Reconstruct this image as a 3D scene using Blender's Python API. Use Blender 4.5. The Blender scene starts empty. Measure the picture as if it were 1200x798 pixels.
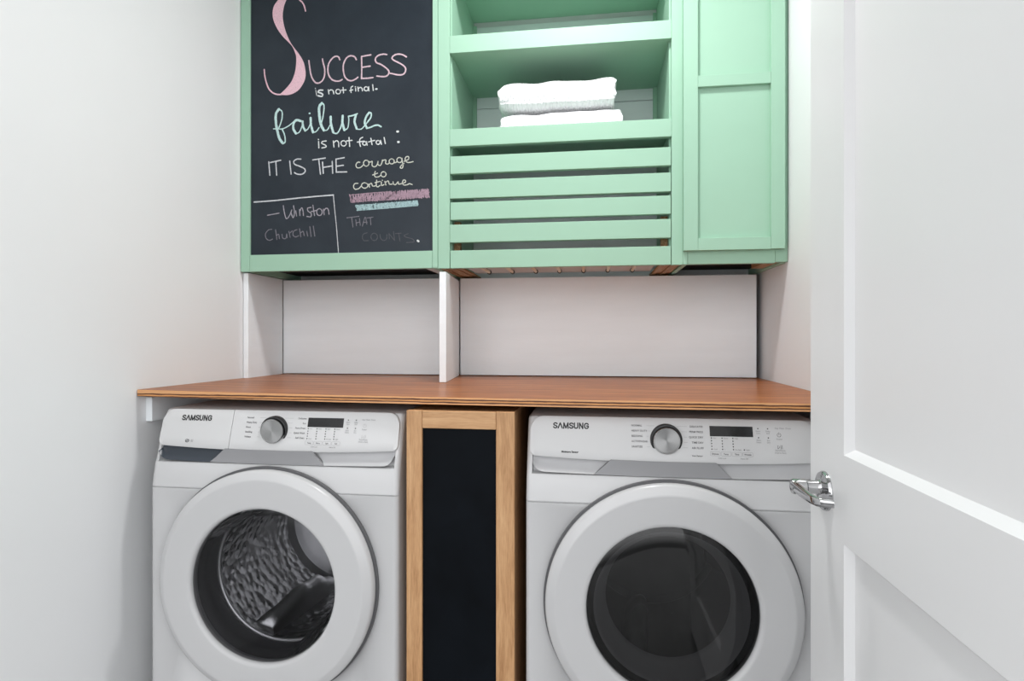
import bpy, bmesh, math, random
from mathutils import Vector, Matrix
PI = math.pi
R = math.radians
scene = bpy.context.scene
COL = scene.collection

# ------------------------------------------------------------------ camera
cam_data = bpy.data.cameras.new('camera')
cam = bpy.data.objects.new('camera', cam_data)
COL.objects.link(cam)
cam.location = (0, 0, 1.177)
cam.rotation_euler = (R(90), 0, R(7.9))
cam_data.sensor_width = 36
cam_data.lens = 680 / 1200 * 36
cam_data.shift_y = -5.5 / 1200
cam_data.clip_start = 0.02
scene.camera = cam

# ------------------------------------------------------------------ light
world = bpy.data.worlds.new('world')
scene.world = world
world.use_nodes = True
wb = world.node_tree.nodes['Background']
wb.inputs['Strength'].default_value = 2.4
wnt = world.node_tree                                # stands in for the unseen hallway; gradient shaped to brighten fronts, darken shelf undersides
wtc = wnt.nodes.new('ShaderNodeTexCoord')
wsp = wnt.nodes.new('ShaderNodeSeparateXYZ')
wrp = wnt.nodes.new('ShaderNodeValToRGB')
wmr = wnt.nodes.new('ShaderNodeMapRange')
wmr.inputs['From Min'].default_value = -0.6
wmr.inputs['From Max'].default_value = 0.6
wnt.links.new(wtc.outputs['Generated'], wsp.inputs[0])
wnt.links.new(wsp.outputs['Z'], wmr.inputs['Value'])
wnt.links.new(wmr.outputs[0], wrp.inputs['Fac'])
wel = wrp.color_ramp.elements
wel.new(0.3); wel.new(0.5); wel.new(0.72)
for e, (p, c) in zip(wel, [(0.0, 0.03), (0.36, 0.13), (0.50, 0.90), (0.72, 1.0), (1.0, 0.60)]):
    e.position = p
    e.color = (0.975 * c, 0.985 * c, 1.0 * c, 1)
wnt.links.new(wrp.outputs['Color'], wb.inputs['Color'])

def area_light(name, loc, rot, size, power, color=(1, 1, 1), shape='DISK'):
    d = bpy.data.lights.new(name, 'AREA')
    d.shape = shape
    d.size = size
    d.energy = power
    d.color = color
    o = bpy.data.objects.new(name, d)
    o.location = loc
    o.rotation_euler = rot
    COL.objects.link(o)
    return o
area_light('ceiling_lamp', (-0.06, 1.40, 2.72), (0, 0, 0), 0.20, 16.5, (1, 1, 1))

scene.view_settings.view_transform = 'Standard'
scene.view_settings.look = 'None'
scene.view_settings.gamma = 1
scene.view_settings.use_curve_mapping = False
scene.view_settings.exposure = 0.14

# ------------------------------------------------------------------ materials
def mat(name, color, rough=0.5, metal=0.0, coat=0.0, spec=0.5):
    m = bpy.data.materials.new(name)
    m.use_nodes = True
    b = m.node_tree.nodes['Principled BSDF']
    b.inputs['Base Color'].default_value = (*color, 1)
    b.inputs['Roughness'].default_value = rough
    b.inputs['Metallic'].default_value = metal
    b.inputs['Coat Weight'].default_value = coat
    b.inputs['Coat Roughness'].default_value = 0.1
    b.inputs['Specular IOR Level'].default_value = spec
    return m

def nodes_of(m):
    nt = m.node_tree
    return nt, nt.nodes['Principled BSDF']

def add(nt, kind, **kw):
    n = nt.nodes.new(kind)
    for k, v in kw.items():
        setattr(n, k, v)
    return n

def coords(nt, scale=(1, 1, 1), rot=(0, 0, 0)):
    tc = add(nt, 'ShaderNodeTexCoord')
    mp = add(nt, 'ShaderNodeMapping')
    mp.inputs['Scale'].default_value = scale
    mp.inputs['Rotation'].default_value = rot
    nt.links.new(tc.outputs['Object'], mp.inputs['Vector'])
    return mp.outputs['Vector']

def noise(nt, vec, scale, detail=4, rough=0.55, dist=0.0):
    n = add(nt, 'ShaderNodeTexNoise')
    n.inputs['Scale'].default_value = scale
    n.inputs['Detail'].default_value = detail
    n.inputs['Roughness'].default_value = rough
    n.inputs['Distortion'].default_value = dist
    nt.links.new(vec, n.inputs['Vector'])
    return n.outputs['Fac']

def ramp(nt, fac, stops):
    r = add(nt, 'ShaderNodeValToRGB')
    el = r.color_ramp.elements
    while len(el) < len(stops):
        el.new(0.5)
    for e, (p, c) in zip(el, stops):
        e.position = p
        e.color = (*c, 1)
    nt.links.new(fac, r.inputs['Fac'])
    return r.outputs['Color']

def bump(nt, bsdf, fac, strength=0.1, dist=0.002):
    b = add(nt, 'ShaderNodeBump')
    b.inputs['Strength'].default_value = strength
    b.inputs['Distance'].default_value = dist
    nt.links.new(fac, b.inputs['Height'])
    nt.links.new(b.outputs['Normal'], bsdf.inputs['Normal'])

def painted(name, color, rough, var=0.03, nscale=3.0, bscale=60, bstr=0.08, bdist=0.0015, stretch=(1, 1, 1), **kw):
    m = mat(name, color, rough, **kw)
    nt, b = nodes_of(m)
    v = coords(nt, stretch)
    f = noise(nt, v, nscale)
    lo = tuple(c * (1 - var) for c in color)
    hi = tuple(min(1, c * (1 + var)) for c in color)
    nt.links.new(ramp(nt, f, [(0.3, lo), (0.7, hi)]), b.inputs['Base Color'])
    bump(nt, b, noise(nt, v, bscale), bstr, bdist)
    return m

def wood(name, dark, mid, light, rough, along='X', scale=1.0, coat=0.0, bstr=0.05):
    m = mat(name, mid, rough, coat=coat)
    nt, b = nodes_of(m)
    s = {'X': (1.2, 14, 14), 'Y': (14, 1.2, 14), 'Z': (14, 14, 1.2)}[along]
    v = coords(nt, tuple(k * scale for k in s))
    f1 = noise(nt, v, 2.2, 6, 0.6, 0.6)
    f2 = noise(nt, v, 14, 3, 0.6, 0.2)
    mx = add(nt, 'ShaderNodeMix', data_type='FLOAT')
    mx.inputs[0].default_value = 0.35
    nt.links.new(f1, mx.inputs[2])
    nt.links.new(f2, mx.inputs[3])
    nt.links.new(ramp(nt, mx.outputs[0], [(0.32, dark), (0.5, mid), (0.68, light)]), b.inputs['Base Color'])
    bump(nt, b, f2, bstr, 0.001)
    return m

M = {}
M['wall'] = painted('white_wall_paint', (0.80, 0.808, 0.815), 0.55, 0.012, 2.0, 45, 0.12, 0.002)
M['ceiling'] = painted('ceiling_paint', (0.82, 0.82, 0.82), 0.7)
M['floor'] = wood('floor_boards', (0.17, 0.17, 0.17), (0.24, 0.24, 0.24), (0.31, 0.31, 0.31), 0.4, 'Y', 0.5)
M['board'] = painted('white_board_paint', (0.87, 0.905, 0.93), 0.5, 0.025, 4.0, 30, 0.2, 0.002, (0.6, 0.6, 4))
M['door'] = painted('door_paint', (0.78, 0.78, 0.785), 0.38, 0.008, 2.0, 60, 0.05)
M['green'] = painted('mint_green_paint', (0.350, 0.562, 0.428), 0.5, 0.02, 3.0, 50, 0.06, spec=0.22)
M['ply'] = wood('plywood_edge', (0.16, 0.07, 0.025), (0.42, 0.22, 0.09), (0.62, 0.42, 0.24), 0.6, 'Y', 3.0)
M['shade_under'] = painted('shade_black_underside', (0.006, 0.006, 0.007), 0.7)  # near-black colour puts the shade of the open cabinet bottoms into a sheet
M['grey_board'] = painted('grey_hamper_board', (0.62, 0.61, 0.60), 0.7, 0.06)
M['dowel'] = wood('pale_dowel', (0.66, 0.54, 0.38), (0.8, 0.69, 0.54), (0.86, 0.78, 0.65), 0.6, 'Y', 2)
M['oak'] = wood('oak_frame', (0.33, 0.155, 0.06), (0.54, 0.30, 0.14), (0.68, 0.42, 0.22), 0.45, 'Z', 1.6, 0.0, 0.12)
M['oak_rail'] = wood('oak_rail', (0.33, 0.155, 0.06), (0.54, 0.30, 0.14), (0.68, 0.42, 0.22), 0.45, 'X', 1.6, 0.0, 0.12)
M['counter'] = wood('stained_plywood', (0.15, 0.039, 0.010), (0.34, 0.105, 0.027), (0.56, 0.215, 0.066), 0.30, 'X', 0.9, 0.0, 0.10)
nodes_of(M['counter'])[1].inputs['Specular IOR Level'].default_value = 0.08

def make_ply_edge():
    m = mat('stained_ply_edge', (0.4, 0.16, 0.06), 0.45)
    nt, b = nodes_of(m)
    tc = add(nt, 'ShaderNodeTexCoord')
    sep = add(nt, 'ShaderNodeSeparateXYZ')
    nt.links.new(tc.outputs['Object'], sep.inputs[0])
    v = coords(nt, (6, 6, 40))
    nz = noise(nt, v, 3, 5)
    ma = add(nt, 'ShaderNodeMath', operation='MULTIPLY_ADD')
    nt.links.new(nz, ma.inputs[0])
    ma.inputs[1].default_value = 0.004
    nt.links.new(sep.outputs['Z'], ma.inputs[2])
    mr = add(nt, 'ShaderNodeMapRange')
    mr.inputs['From Min'].default_value = -0.019 + 0.002
    mr.inputs['From Max'].default_value = 0.002
    nt.links.new(ma.outputs[0], mr.inputs['Value'])
    L = (0.66, 0.30, 0.10); D = (0.10, 0.03, 0.008); P = (0.70, 0.36, 0.16)
    c = ramp(nt, mr.outputs[0], [(0.0, P), (0.2, P), (0.25, D), (0.37, D), (0.42, L), (0.55, L), (0.6, D), (0.74, D), (0.8, P), (1.0, P)])
    nt.links.new(c, b.inputs['Base Color'])
    return m
M['ply_edge'] = make_ply_edge()

def make_chalkboard(name, c1, c2, rough, spec):
    m = mat(name, c1, rough, spec=spec)
    nt, b = nodes_of(m)
    v = coords(nt, (1, 1, 1))
    f = noise(nt, v, 5, 6, 0.6, 0.4)
    nt.links.new(ramp(nt, f, [(0.35, c1), (0.7, c2)]), b.inputs['Base Color'])
    v2 = coords(nt, (30, 30, 6), (0, R(15), 0))
    bump(nt, b, noise(nt, v2, 6, 4), 0.05, 0.001)
    return m
M['chalkboard'] = make_chalkboard('chalkboard_paint', (0.014, 0.021, 0.030), (0.024, 0.033, 0.044), 0.45, 0.3)
M['black_panel'] = make_chalkboard('black_panel_paint', (0.002, 0.003, 0.0045), (0.004, 0.006, 0.009), 0.55, 0.08)

def chalk(name, color, back=(0.024, 0.03, 0.038), cover=0.5, scale=420):
    m = mat(name, color, 0.9)
    nt, b = nodes_of(m)
    v = coords(nt)
    f = noise(nt, v, scale, 3, 0.7)
    nt.links.new(ramp(nt, f, [(cover - 0.13, color), (cover + 0.13, tuple(0.45 * a + 0.55 * k for a, k in zip(color, back)))]), b.inputs['Base Color'])
    return m
M['chalk_pink'] = chalk('pink_chalk', (0.80, 0.53, 0.60), cover=0.62)
M['chalk_rose'] = chalk('rose_chalk_line', (0.70, 0.52, 0.58), cover=0.60)
M['chalk_white'] = chalk('white_chalk', (0.74, 0.77, 0.77), cover=0.6)
M['chalk_mint'] = chalk('mint_chalk', (0.56, 0.76, 0.74), cover=0.6)
M['chalk_cream'] = chalk('cream_chalk', (0.66, 0.68, 0.60), cover=0.55)
M['chalk_grey'] = chalk('thin_white_chalk', (0.66, 0.68, 0.71), cover=0.56)
M['chalk_dull'] = chalk('smudged_chalk', (0.42, 0.39, 0.44), cover=0.52)
M['chalk_faint'] = chalk('faint_chalk', (0.24, 0.225, 0.26), cover=0.5)
M['chalk_ghost'] = chalk('ghost_chalk', (0.105, 0.107, 0.12), cover=0.5)
M['chalk_band_pink'] = chalk('mauve_chalk_hatch', (0.44, 0.30, 0.37), cover=0.52)
M['chalk_band_blue'] = chalk('aqua_chalk_hatch', (0.40, 0.58, 0.60), cover=0.52)

M['white'] = painted('white_enamel', (0.56, 0.56, 0.565), 0.28, 0.004, 2, 90, 0.01)
M['panel_white'] = painted('white_panel_plastic', (0.61, 0.61, 0.612), 0.33, 0.004, 2, 200, 0.02)
M['ring_white'] = painted('white_door_plastic', (0.55, 0.55, 0.555), 0.25, 0.004, 2, 90, 0.01)
M['band_grey'] = painted('grey_band_plastic', (0.27, 0.27, 0.28), 0.4, 0.02, 3, 300, 0.03)
M['pocket_grey'] = painted('pale_grey_pocket', (0.48, 0.48, 0.49), 0.4)
M['pocket_dark'] = painted('blue_black_pocket', (0.035, 0.045, 0.06), 0.3)
M['gap_grey'] = painted('dark_grey_plastic', (0.10, 0.10, 0.105), 0.4)
M['print'] = mat('grey_print', (0.12, 0.12, 0.125), 0.6)
M['print_pale'] = mat('pale_print', (0.36, 0.36, 0.37), 0.6)
M['logo'] = mat('black_print', (0.012, 0.012, 0.013), 0.4)
M['display'] = mat('black_display', (0.008, 0.008, 0.009), 0.15)
M['black'] = painted('black_plastic', (0.012, 0.012, 0.013), 0.4)
M['rubber'] = painted('grey_rubber_gasket', (0.085, 0.085, 0.088), 0.45)
M['chrome'] = mat('polished_chrome', (0.5, 0.5, 0.505), 0.08, 1.0)

def make_brushed():
    m = mat('brushed_dial_metal', (0.38, 0.38, 0.38), 0.3, 1.0)
    nt, b = nodes_of(m)
    b.inputs['Anisotropic'].default_value = 0.8
    t = add(nt, 'ShaderNodeTangent', direction_type='RADIAL', axis='Y')
    nt.links.new(t.outputs[0], b.inputs['Tangent'])
    v = coords(nt, (1, 1, 1))
    bump(nt, b, noise(nt, v, 260, 2), 0.08, 0.0006)
    return m
M['brushed'] = make_brushed()

def make_drum():
    m = mat('drum_steel', (0.5, 0.5, 0.505), 0.24, 1.0)
    nt, b = nodes_of(m)
    v = coords(nt)
    vo = add(nt, 'ShaderNodeTexVoronoi')
    vo.inputs['Scale'].default_value = 42
    nt.links.new(v, vo.inputs['Vector'])
    bump(nt, b, vo.outputs['Distance'], 0.5, 0.010)
    nt.links.new(ramp(nt, vo.outputs['Distance'], [(0.06, (0.01, 0.01, 0.01)), (0.16, (0.5, 0.5, 0.505))]), b.inputs['Base Color'])
    return m
M['drum'] = make_drum()
M['steel'] = mat('smooth_steel', (0.75, 0.75, 0.755), 0.32, 1.0)

def make_glass(name, tint, refl):
    m = bpy.data.materials.new(name)
    m.use_nodes = True
    nt = m.node_tree
    nt.nodes.remove(nt.nodes['Principled BSDF'])
    out = nt.nodes['Material Output']
    tr = add(nt, 'ShaderNodeBsdfTransparent')
    tr.inputs['Color'].default_value = (*tint, 1)
    gl = add(nt, 'ShaderNodeBsdfGlossy')
    gl.inputs['Roughness'].default_value = 0.04
    gl.inputs['Color'].default_value = (1, 1, 1, 1)
    fr = add(nt, 'ShaderNodeFresnel')
    fr.inputs['IOR'].default_value = refl
    mx = add(nt, 'ShaderNodeMixShader')
    nt.links.new(fr.outputs[0], mx.inputs[0])
    nt.links.new(tr.outputs[0], mx.inputs[1])
    nt.links.new(gl.outputs[0], mx.inputs[2])
    nt.links.new(mx.outputs[0], out.inputs['Surface'])
    return m
M['glass_clear'] = make_glass('smoked_bowl_glass', (0.68, 0.68, 0.69), 1.26)
M['glass_bowl'] = make_glass('bowl_glass', (0.80, 0.80, 0.81), 1.09)
M['glass_dark'] = make_glass('dark_tinted_glass', (0.30, 0.30, 0.305), 1.5)

def make_towel():
    m = mat('white_waffle_cotton', (0.86, 0.86, 0.875), 0.95)
    nt, b = nodes_of(m)
    v = coords(nt, (1, 1, 1))
    w1 = add(nt, 'ShaderNodeTexWave', wave_type='BANDS', bands_direction='X')
    w2 = add(nt, 'ShaderNodeTexWave', wave_type='BANDS', bands_direction='DIAGONAL')
    for w in (w1, w2):
        w.inputs['Scale'].default_value = 33
        w.inputs['Distortion'].default_value = 0.6
        nt.links.new(v, w.inputs['Vector'])
    ml = add(nt, 'ShaderNodeMath', operation='MULTIPLY')
    nt.links.new(w1.outputs['Fac'], ml.inputs[0])
    nt.links.new(w2.outputs['Fac'], ml.inputs[1])
    bump(nt, b, ml.outputs[0], 0.55, 0.004)
    b.inputs['Sheen Weight'].default_value = 0.3
    return m
M['towel'] = make_towel()

# ------------------------------------------------------------------ mesh helpers
def world_loc(o):
    v = Vector((0, 0, 0))
    while o is not None:
        v += o.location
        o = o.parent
    return v

class MB:
    """collects shapes in world coordinates; build() links them as ONE mesh object"""
    def __init__(self):
        self.bm = bmesh.new()
        self.mi = 0
    def face(self, vs):
        try:
            f = self.bm.faces.new(vs)
            f.material_index = self.mi
            return f
        except ValueError:
            return None
    def v(self, p):
        return self.bm.verts.new(p)
    def box(self, x0, x1, y0, y1, z0, z1):
        c = [self.v(p) for p in [(x0, y0, z0), (x1, y0, z0), (x1, y1, z0), (x0, y1, z0), (x0, y0, z1), (x1, y0, z1), (x1, y1, z1), (x0, y1, z1)]]
        for q in [(3, 2, 1, 0), (4, 5, 6, 7), (0, 1, 5, 4), (1, 2, 6, 5), (2, 3, 7, 6), (3, 0, 4, 7)]:
            self.face([c[i] for i in q])
        return c
    def hexa(self, pts):
        c = [self.v(p) for p in pts]
        for q in [(3, 2, 1, 0), (4, 5, 6, 7), (0, 1, 5, 4), (1, 2, 6, 5), (2, 3, 7, 6), (3, 0, 4, 7)]:
            self.face([c[i] for i in q])
        return c
    def prism(self, poly, d):
        """poly: list of 3-D points, d: extrusion vector"""
        d = Vector(d)
        a = [self.v(p) for p in poly]
        b = [self.v(Vector(p) + d) for p in poly]
        self.face(a[::-1]); self.face(b)
        n = len(a)
        for i in range(n):
            j = (i + 1) % n
            self.face([a[i], a[j], b[j], b[i]])
    def loft(self, rings, cap0=True, cap1=True, closed=True):
        vs = [[self.v(p) for p in r] for r in rings]
        n = len(vs[0])
        for a, b in zip(vs, vs[1:]):
            for i in range(n if closed else n - 1):
                j = (i + 1) % n
                self.face([a[i], a[j], b[j], b[i]])
        if cap0: self.face(vs[0][::-1])
        if cap1: self.face(vs[-1])
        return vs
    def lathe(self, c, prof, seg=96, cap0=False, cap1=False):
        """axis along Y; prof = [(radius, y)]"""
        cx, cy, cz = c
        rings = []
        for r, y in prof:
            rings.append([(cx + r * math.cos(2 * PI * i / seg), cy + y, cz + r * math.sin(2 * PI * i / seg)) for i in range(seg)])
        return self.loft(rings, cap0, cap1)
    def tube(self, pts, rad, seg=16, cap=True):
        pts = [Vector(p) for p in pts]
        if not hasattr(rad, '__len__'):
            rad = [rad] * len(pts)
        rings = []
        up = None
        for i, p in enumerate(pts):
            a = pts[max(i - 1, 0)]; b = pts[min(i + 1, len(pts) - 1)]
            t = (b - a).normalized()
            if up is None:
                up = t.orthogonal().normalized()
            up = (up - t * up.dot(t)).normalized()
            w = t.cross(up)
            r = rad[i]
            ra, rb = r if hasattr(r, '__len__') else (r, r)
            rings.append([p + up * (ra * math.cos(2 * PI * k / seg)) + w * (rb * math.sin(2 * PI * k / seg)) for k in range(seg)])
        self.loft(rings, cap, cap)
    def build(self, name, mats, parent=None, smooth=30, bevel=0, segs=2, fix=True, origin=None):
        bm = self.bm
        off = world_loc(parent) if parent is not None else Vector((0, 0, 0))
        org = Vector(origin) if origin is not None else off
        for v in bm.verts:
            v.co -= org
        if fix:
            bmesh.ops.recalc_face_normals(bm, faces=bm.faces)
        me = bpy.data.meshes.new(name)
        bm.to_mesh(me)
        bm.free()
        if not isinstance(mats, (list, tuple)):
            mats = [mats]
        for m in mats:
            me.materials.append(m)
        if smooth:
            me.polygons.foreach_set('use_smooth', [True] * len(me.polygons))
            me.set_sharp_from_angle(angle=R(smooth))
        o = bpy.data.objects.new(name, me)
        o.location = org - off
        o.parent = parent
        COL.objects.link(o)
        if bevel:
            b = o.modifiers.new('bevel', 'BEVEL')
            b.width = bevel
            b.segments = segs
            b.limit_method = 'ANGLE'
            b.angle_limit = R(40)
            b.harden_normals = True
        return o

def build_marks(k, gap, name, mats, parent, **kw):
    """marks closer than gap belong to one word; every word becomes an object of its own"""
    bm = k.bm
    bm.verts.ensure_lookup_table(); bm.verts.index_update()
    seen = set(); isl = []
    for v in bm.verts:
        if v.index in seen: continue
        st = [v]; seen.add(v.index); fs = set(); lo = Vector(v.co); hi = Vector(v.co)
        while st:
            q = st.pop()
            lo = Vector(map(min, lo, q.co)); hi = Vector(map(max, hi, q.co))
            for e in q.link_edges:
                w = e.other_vert(q)
                if w.index not in seen:
                    seen.add(w.index); st.append(w)
            fs.update(q.link_faces)
        isl.append([lo, hi, list(fs)])
    par = list(range(len(isl)))
    def find(i):
        while par[i] != i: i = par[i]
        return i
    for i in range(len(isl)):
        for j in range(i):
            a, b = isl[i], isl[j]
            g = [max(0, a[0][c] - b[1][c], b[0][c] - a[1][c]) for c in (0, 2)]
            if math.hypot(g[0], g[1] * 1.6) < gap: par[find(i)] = find(j)
    groups = {}
    for i in range(len(isl)): groups.setdefault(find(i), []).extend(isl[i][2])
    out = []
    for fs in groups.values():
        m = MB()
        mp = {}
        for f in fs:
            m.face([mp.setdefault(v.index, None) or mp.__setitem__(v.index, m.v(v.co)) or mp[v.index] for v in f.verts])
        out.append(m.build(name, mats, parent, **kw))
    bm.free()
    return out

def tag(o, label, cat=None, group=None, kind=None):
    if label: o['label'] = label
    if cat: o['category'] = cat
    if group: o['group'] = group
    if kind: o['kind'] = kind
    return o

def thing(name, loc, label, cat, group=None):
    o = bpy.data.objects.new(name, None)
    o.empty_display_size = 0.1
    o.location = loc
    COL.objects.link(o)
    return tag(o, label, cat, group)

def boxobj(name, m, parent, *b, bevel=0.0015):
    k = MB()
    k.box(*b)
    return k.build(name, m, parent, bevel=bevel)

# ------------------------------------------------------------------ setting
XL, XR, YB, ZC = -1.255, 0.611, 2.335, 2.75
YF = 0.10                                            # where the modelled part of the room ends, behind the camera's view
def struct(o):
    o['kind'] = 'structure'
    return o
k = MB(); k.box(XL - 0.1, XL, YF, YB + 0.1, 0, ZC); struct(k.build('wall_left', M['wall'], origin=(XL, 1.2, 0)))
k = MB(); k.box(XR, XR + 0.1, YF + 0.35, YB + 0.1, 0, ZC); struct(k.build('wall_right', M['wall'], origin=(XR, 1.2, 0)))
k = MB(); k.box(XL, XR, YB, YB + 0.1, 0, ZC); struct(k.build('wall_back', M['wall'], origin=(0, YB, 0)))
k = MB(); k.box(XL - 0.1, XR + 0.1, YF, YB + 0.1, ZC, ZC + 0.1); struct(k.build('ceiling', M['ceiling'], origin=(0, 1.2, ZC)))
k = MB(); k.box(XL - 0.1, XR + 0.1, -1.6, YB + 0.1, -0.1, 0); struct(k.build('floor', M['floor'], origin=(0, 0.5, 0)))

# the open door: its face lies at X = 0.40, latch edge at Y = 1.14
DX, DT, DY0, DY1, DZ1 = 0.40, 0.036, 0.38, 1.14, 2.03
def make_door():
    k = MB()
    rc = 0.0125                                     # depth of the recessed panels
    py0, py1 = DY0 + 0.135, 0.997
    panels = [(0.985, 1.885), (0.23, 0.842)]
    k.box(DX + rc, DX + DT - rc, DY0, DY1, 0.012, DZ1)
    for x0, x1, s in ((DX, DX + rc, 1), (DX + DT - rc, DX + DT, -1)):
        k.box(x0, x1, DY0, py0, 0.012, DZ1)
        k.box(x0, x1, py1, DY1, 0.012, DZ1)
        zs = [0.012, panels[1][0], panels[1][1], panels[0][0], panels[0][1], DZ1]
        for a, b in ((0, 1), (2, 3), (4, 5)):
            k.box(x0, x1, py0, py1, zs[a], zs[b])
        xo, xi = (x0, x1) if s == 1 else (x1, x0)    # outer face, panel face
        w = 0.011
        for z0, z1 in panels:                        # sloped sticking around each panel
            k.prism([(xo, py0, z0), (xi, py0, z0), (xi, py0, z0 + w)], (0, py1 - py0, 0))
            k.prism([(xo, py0, z1), (xi, py0, z1 - w), (xi, py0, z1)], (0, py1 - py0, 0))
            k.prism([(xo, py1, z0), (xi, py1, z0), (xi, py1 - w, z0)], (0, 0, z1 - z0))
            k.prism([(xo, py0, z0), (xi, py0 + w, z0), (xi, py0, z0)], (0, 0, z1 - z0))
    return k.build('door_1', M['door'], origin=(DX + DT, DY0, 0.012), smooth=25)
door = struct(make_door())
hy, hz = 1.072, 0.914
h = MB()
h.bm.free(); h = MB()
def lathe_x(k, x0, y, z, prof, seg=48):
    """axis along -X from x0; prof = [(radius, distance)]"""
    k.loft([[(x0 - d, y + r * math.cos(2 * PI * i / seg), z + r * math.sin(2 * PI * i / seg)) for i in range(seg)] for r, d in prof], True, True)
lathe_x(h, DX, hy, hz - 0.006, [(0.034, 0), (0.034, 0.003), (0.032, 0.006), (0.023, 0.0085), (0.015, 0.010)])
handle = h.build('door_handle', M['chrome'], door, smooth=40, origin=(DX, hy, hz))
tag(handle, 'chrome lever handle')
k = MB()
lathe_x(k, DX - 0.009, hy, hz, [(0.013, 0), (0.0115, 0.004), (0.0115, 0.022), (0.0132, 0.024), (0.0132, 0.043), (0.012, 0.046)])
k.build('neck', M['chrome'], handle, smooth=40)
k = MB()
lv = [(DX - 0.0500, hy + 0.013, hz + 0.002), (DX - 0.0510, hy + 0.004, hz + 0.002), (DX - 0.0515, hy - 0.02, hz + 0.001), (DX - 0.0510, hy - 0.05, hz), (DX - 0.0495, hy - 0.075, hz - 0.0005),
      (DX - 0.0455, hy - 0.092, hz - 0.001), (DX - 0.0370, hy - 0.099, hz - 0.001), (DX - 0.0250, hy - 0.101, hz - 0.001)]
pts = [Vector(p) for p in lv]
rings = []
for i, p in enumerate(pts):
    t = (pts[min(i + 1, len(pts) - 1)] - pts[max(i - 1, 0)]).normalized()
    side = Vector((0, 0, 1)).cross(t).normalized()
    hh = [0.004, 0.0085, 0.0092, 0.0085, 0.0078, 0.0072, 0.0068, 0.0062][i]
    ww = [0.004, 0.0055, 0.005, 0.0045, 0.0045, 0.0045, 0.0042, 0.004][i]
    rings.append([p + side * (ww * math.copysign(abs(math.cos(a)) ** 0.7, math.cos(a))) + Vector((0, 0, hh * math.copysign(abs(math.sin(a)) ** 0.7, math.sin(a)))) for a in [2 * PI * j / 24 for j in range(24)]])
k.loft(rings)
k.build('lever', M['chrome'], handle, smooth=50)

# ------------------------------------------------------------------ countertop and what carries it
ZT = 1.022
front = [(XL + 0.003, 1.452, 0.006), (-1.0, 1.447, 0.003), (-0.66, 1.440, 0.0), (-0.485, 1.432, 0), (-0.26, 1.4215, 0), (0.01, 1.412, 0), (0.33, 1.408, 0), (XR - 0.003, 1.406, 0)]
ct = MB()
top = []; bot = []
for x, y, dz in front:
    top.append((x, y, ZT + dz)); bot.append((x, y, ZT + dz - 0.019))
YCB = 2.300
n = len(front)
tv = [ct.v(p) for p in top]; bv = [ct.v(p) for p in bot]
tb = [ct.v((x, YCB, ZT)) for x, y, dz in front]; bb = [ct.v((x, YCB, ZT - 0.019)) for x, y, dz in front]
for i in range(n - 1):
    ct.mi = 0
    ct.face([tv[i], tv[i + 1], tb[i + 1], tb[i]])
    ct.face([bv[i + 1], bv[i], bb[i], bb[i + 1]])
    ct.mi = 1
    ct.face([bv[i], bv[i + 1], tv[i + 1], tv[i]])
    ct.face([bb[i + 1], bb[i], tb[i], tb[i + 1]])
ct.face([bb[0], bv[0], tv[0], tb[0]])
ct.face([bv[-1], bb[-1], tb[-1], tv[-1]])
counter = ct.build('countertop', [M['counter'], M['ply_edge']], origin=(-0.3, 1.85, ZT), bevel=0.0012)
tag(counter, 'orange-brown stained plywood countertop spanning over both laundry machines', 'countertop')

k = MB(); k.box(XL, XL + 0.019, 1.488, 2.28, ZT - 0.019 - 0.068, ZT - 0.0192)
tag(k.build('support_cleat', M['board'], origin=(XL, 1.9, ZT - 0.08), bevel=0.001), 'white wooden cleat on the left wall under the countertop end', 'bracket')

# white boards standing on the countertop
def slab(name, pts, z0, z1, label, cat='board'):
    k = MB()
    k.hexa([(x, y, z0) for x, y in pts] + [(x, y, z1) for x, y in pts])
    cx = sum(p[0] for p in pts) / 4; cy = sum(p[1] for p in pts) / 4
    return tag(k.build(name, M['board'], origin=(cx, cy, z0), bevel=0.0012), label, cat)
slab('side_board', [(-1.2525, 1.948), (-1.2335, 1.948), (-1.2455, 2.205), (-1.2545, 2.205)], ZT, 1.4045, 'narrow white side board standing upright on the countertop against left wall')
slab('divider_board', [(-0.503, 1.872), (-0.480, 1.872), (-0.513, 2.205), (-0.536, 2.205)], ZT + 0.0006, 1.389, 'white upright divider board standing mid-countertop between the two open niches')
slab('back_board', [(-1.2455, 2.209), (-0.539, 2.209), (-0.539, 2.225), (-1.2455, 2.225)], ZT + 0.003, 1.402, 'shorter white back board behind the left niche, under the chalkboard')
slab('back_board', [(-0.510, 2.209), (0.590, 2.209), (0.590, 2.225), (-0.510, 2.225)], ZT + 0.003, 1.400, 'longer white back board behind the right niche, under the slats')

# ------------------------------------------------------------------ wall cabinets
CF = 1.934           # front plane of the cabinets
ZB = 1.408           # their lower edge
ZH = 2.47            # their top
# --- left cabinet with the chalkboard door
left_cab = thing('chalkboard_cabinet', (-0.883, CF + 0.19, ZB), 'mint green wall cabinet whose door is a chalkboard covered in chalk writing', 'cabinet')
k = MB()
k.box(-1.252, -1.2345, CF + 0.004, YB, ZB, ZH)
k.box(-0.542, -0.525, CF + 0.004, YB, ZB, ZH)
k.box(-1.2345, -0.542, CF + 0.03, YB, ZH - 0.018, ZH)
k.box(-1.2345, -0.542, YB - 0.012, YB, ZB + 0.03, ZH - 0.018)
k.build('carcass', M['green'], left_cab, bevel=0.001)
boxobj('underside', M['shade_under'], left_cab, -1.2345, -0.542, CF + 0.022, YB - 0.012, ZB + 0.022, ZB + 0.04)
boxobj('grey_strip', M['grey_board'], left_cab, -0.585, -0.545, CF + 0.05, CF + 0.24, ZB + 0.006, ZB + 0.0219)  # plain grey strip at the right end of the underside
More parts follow.
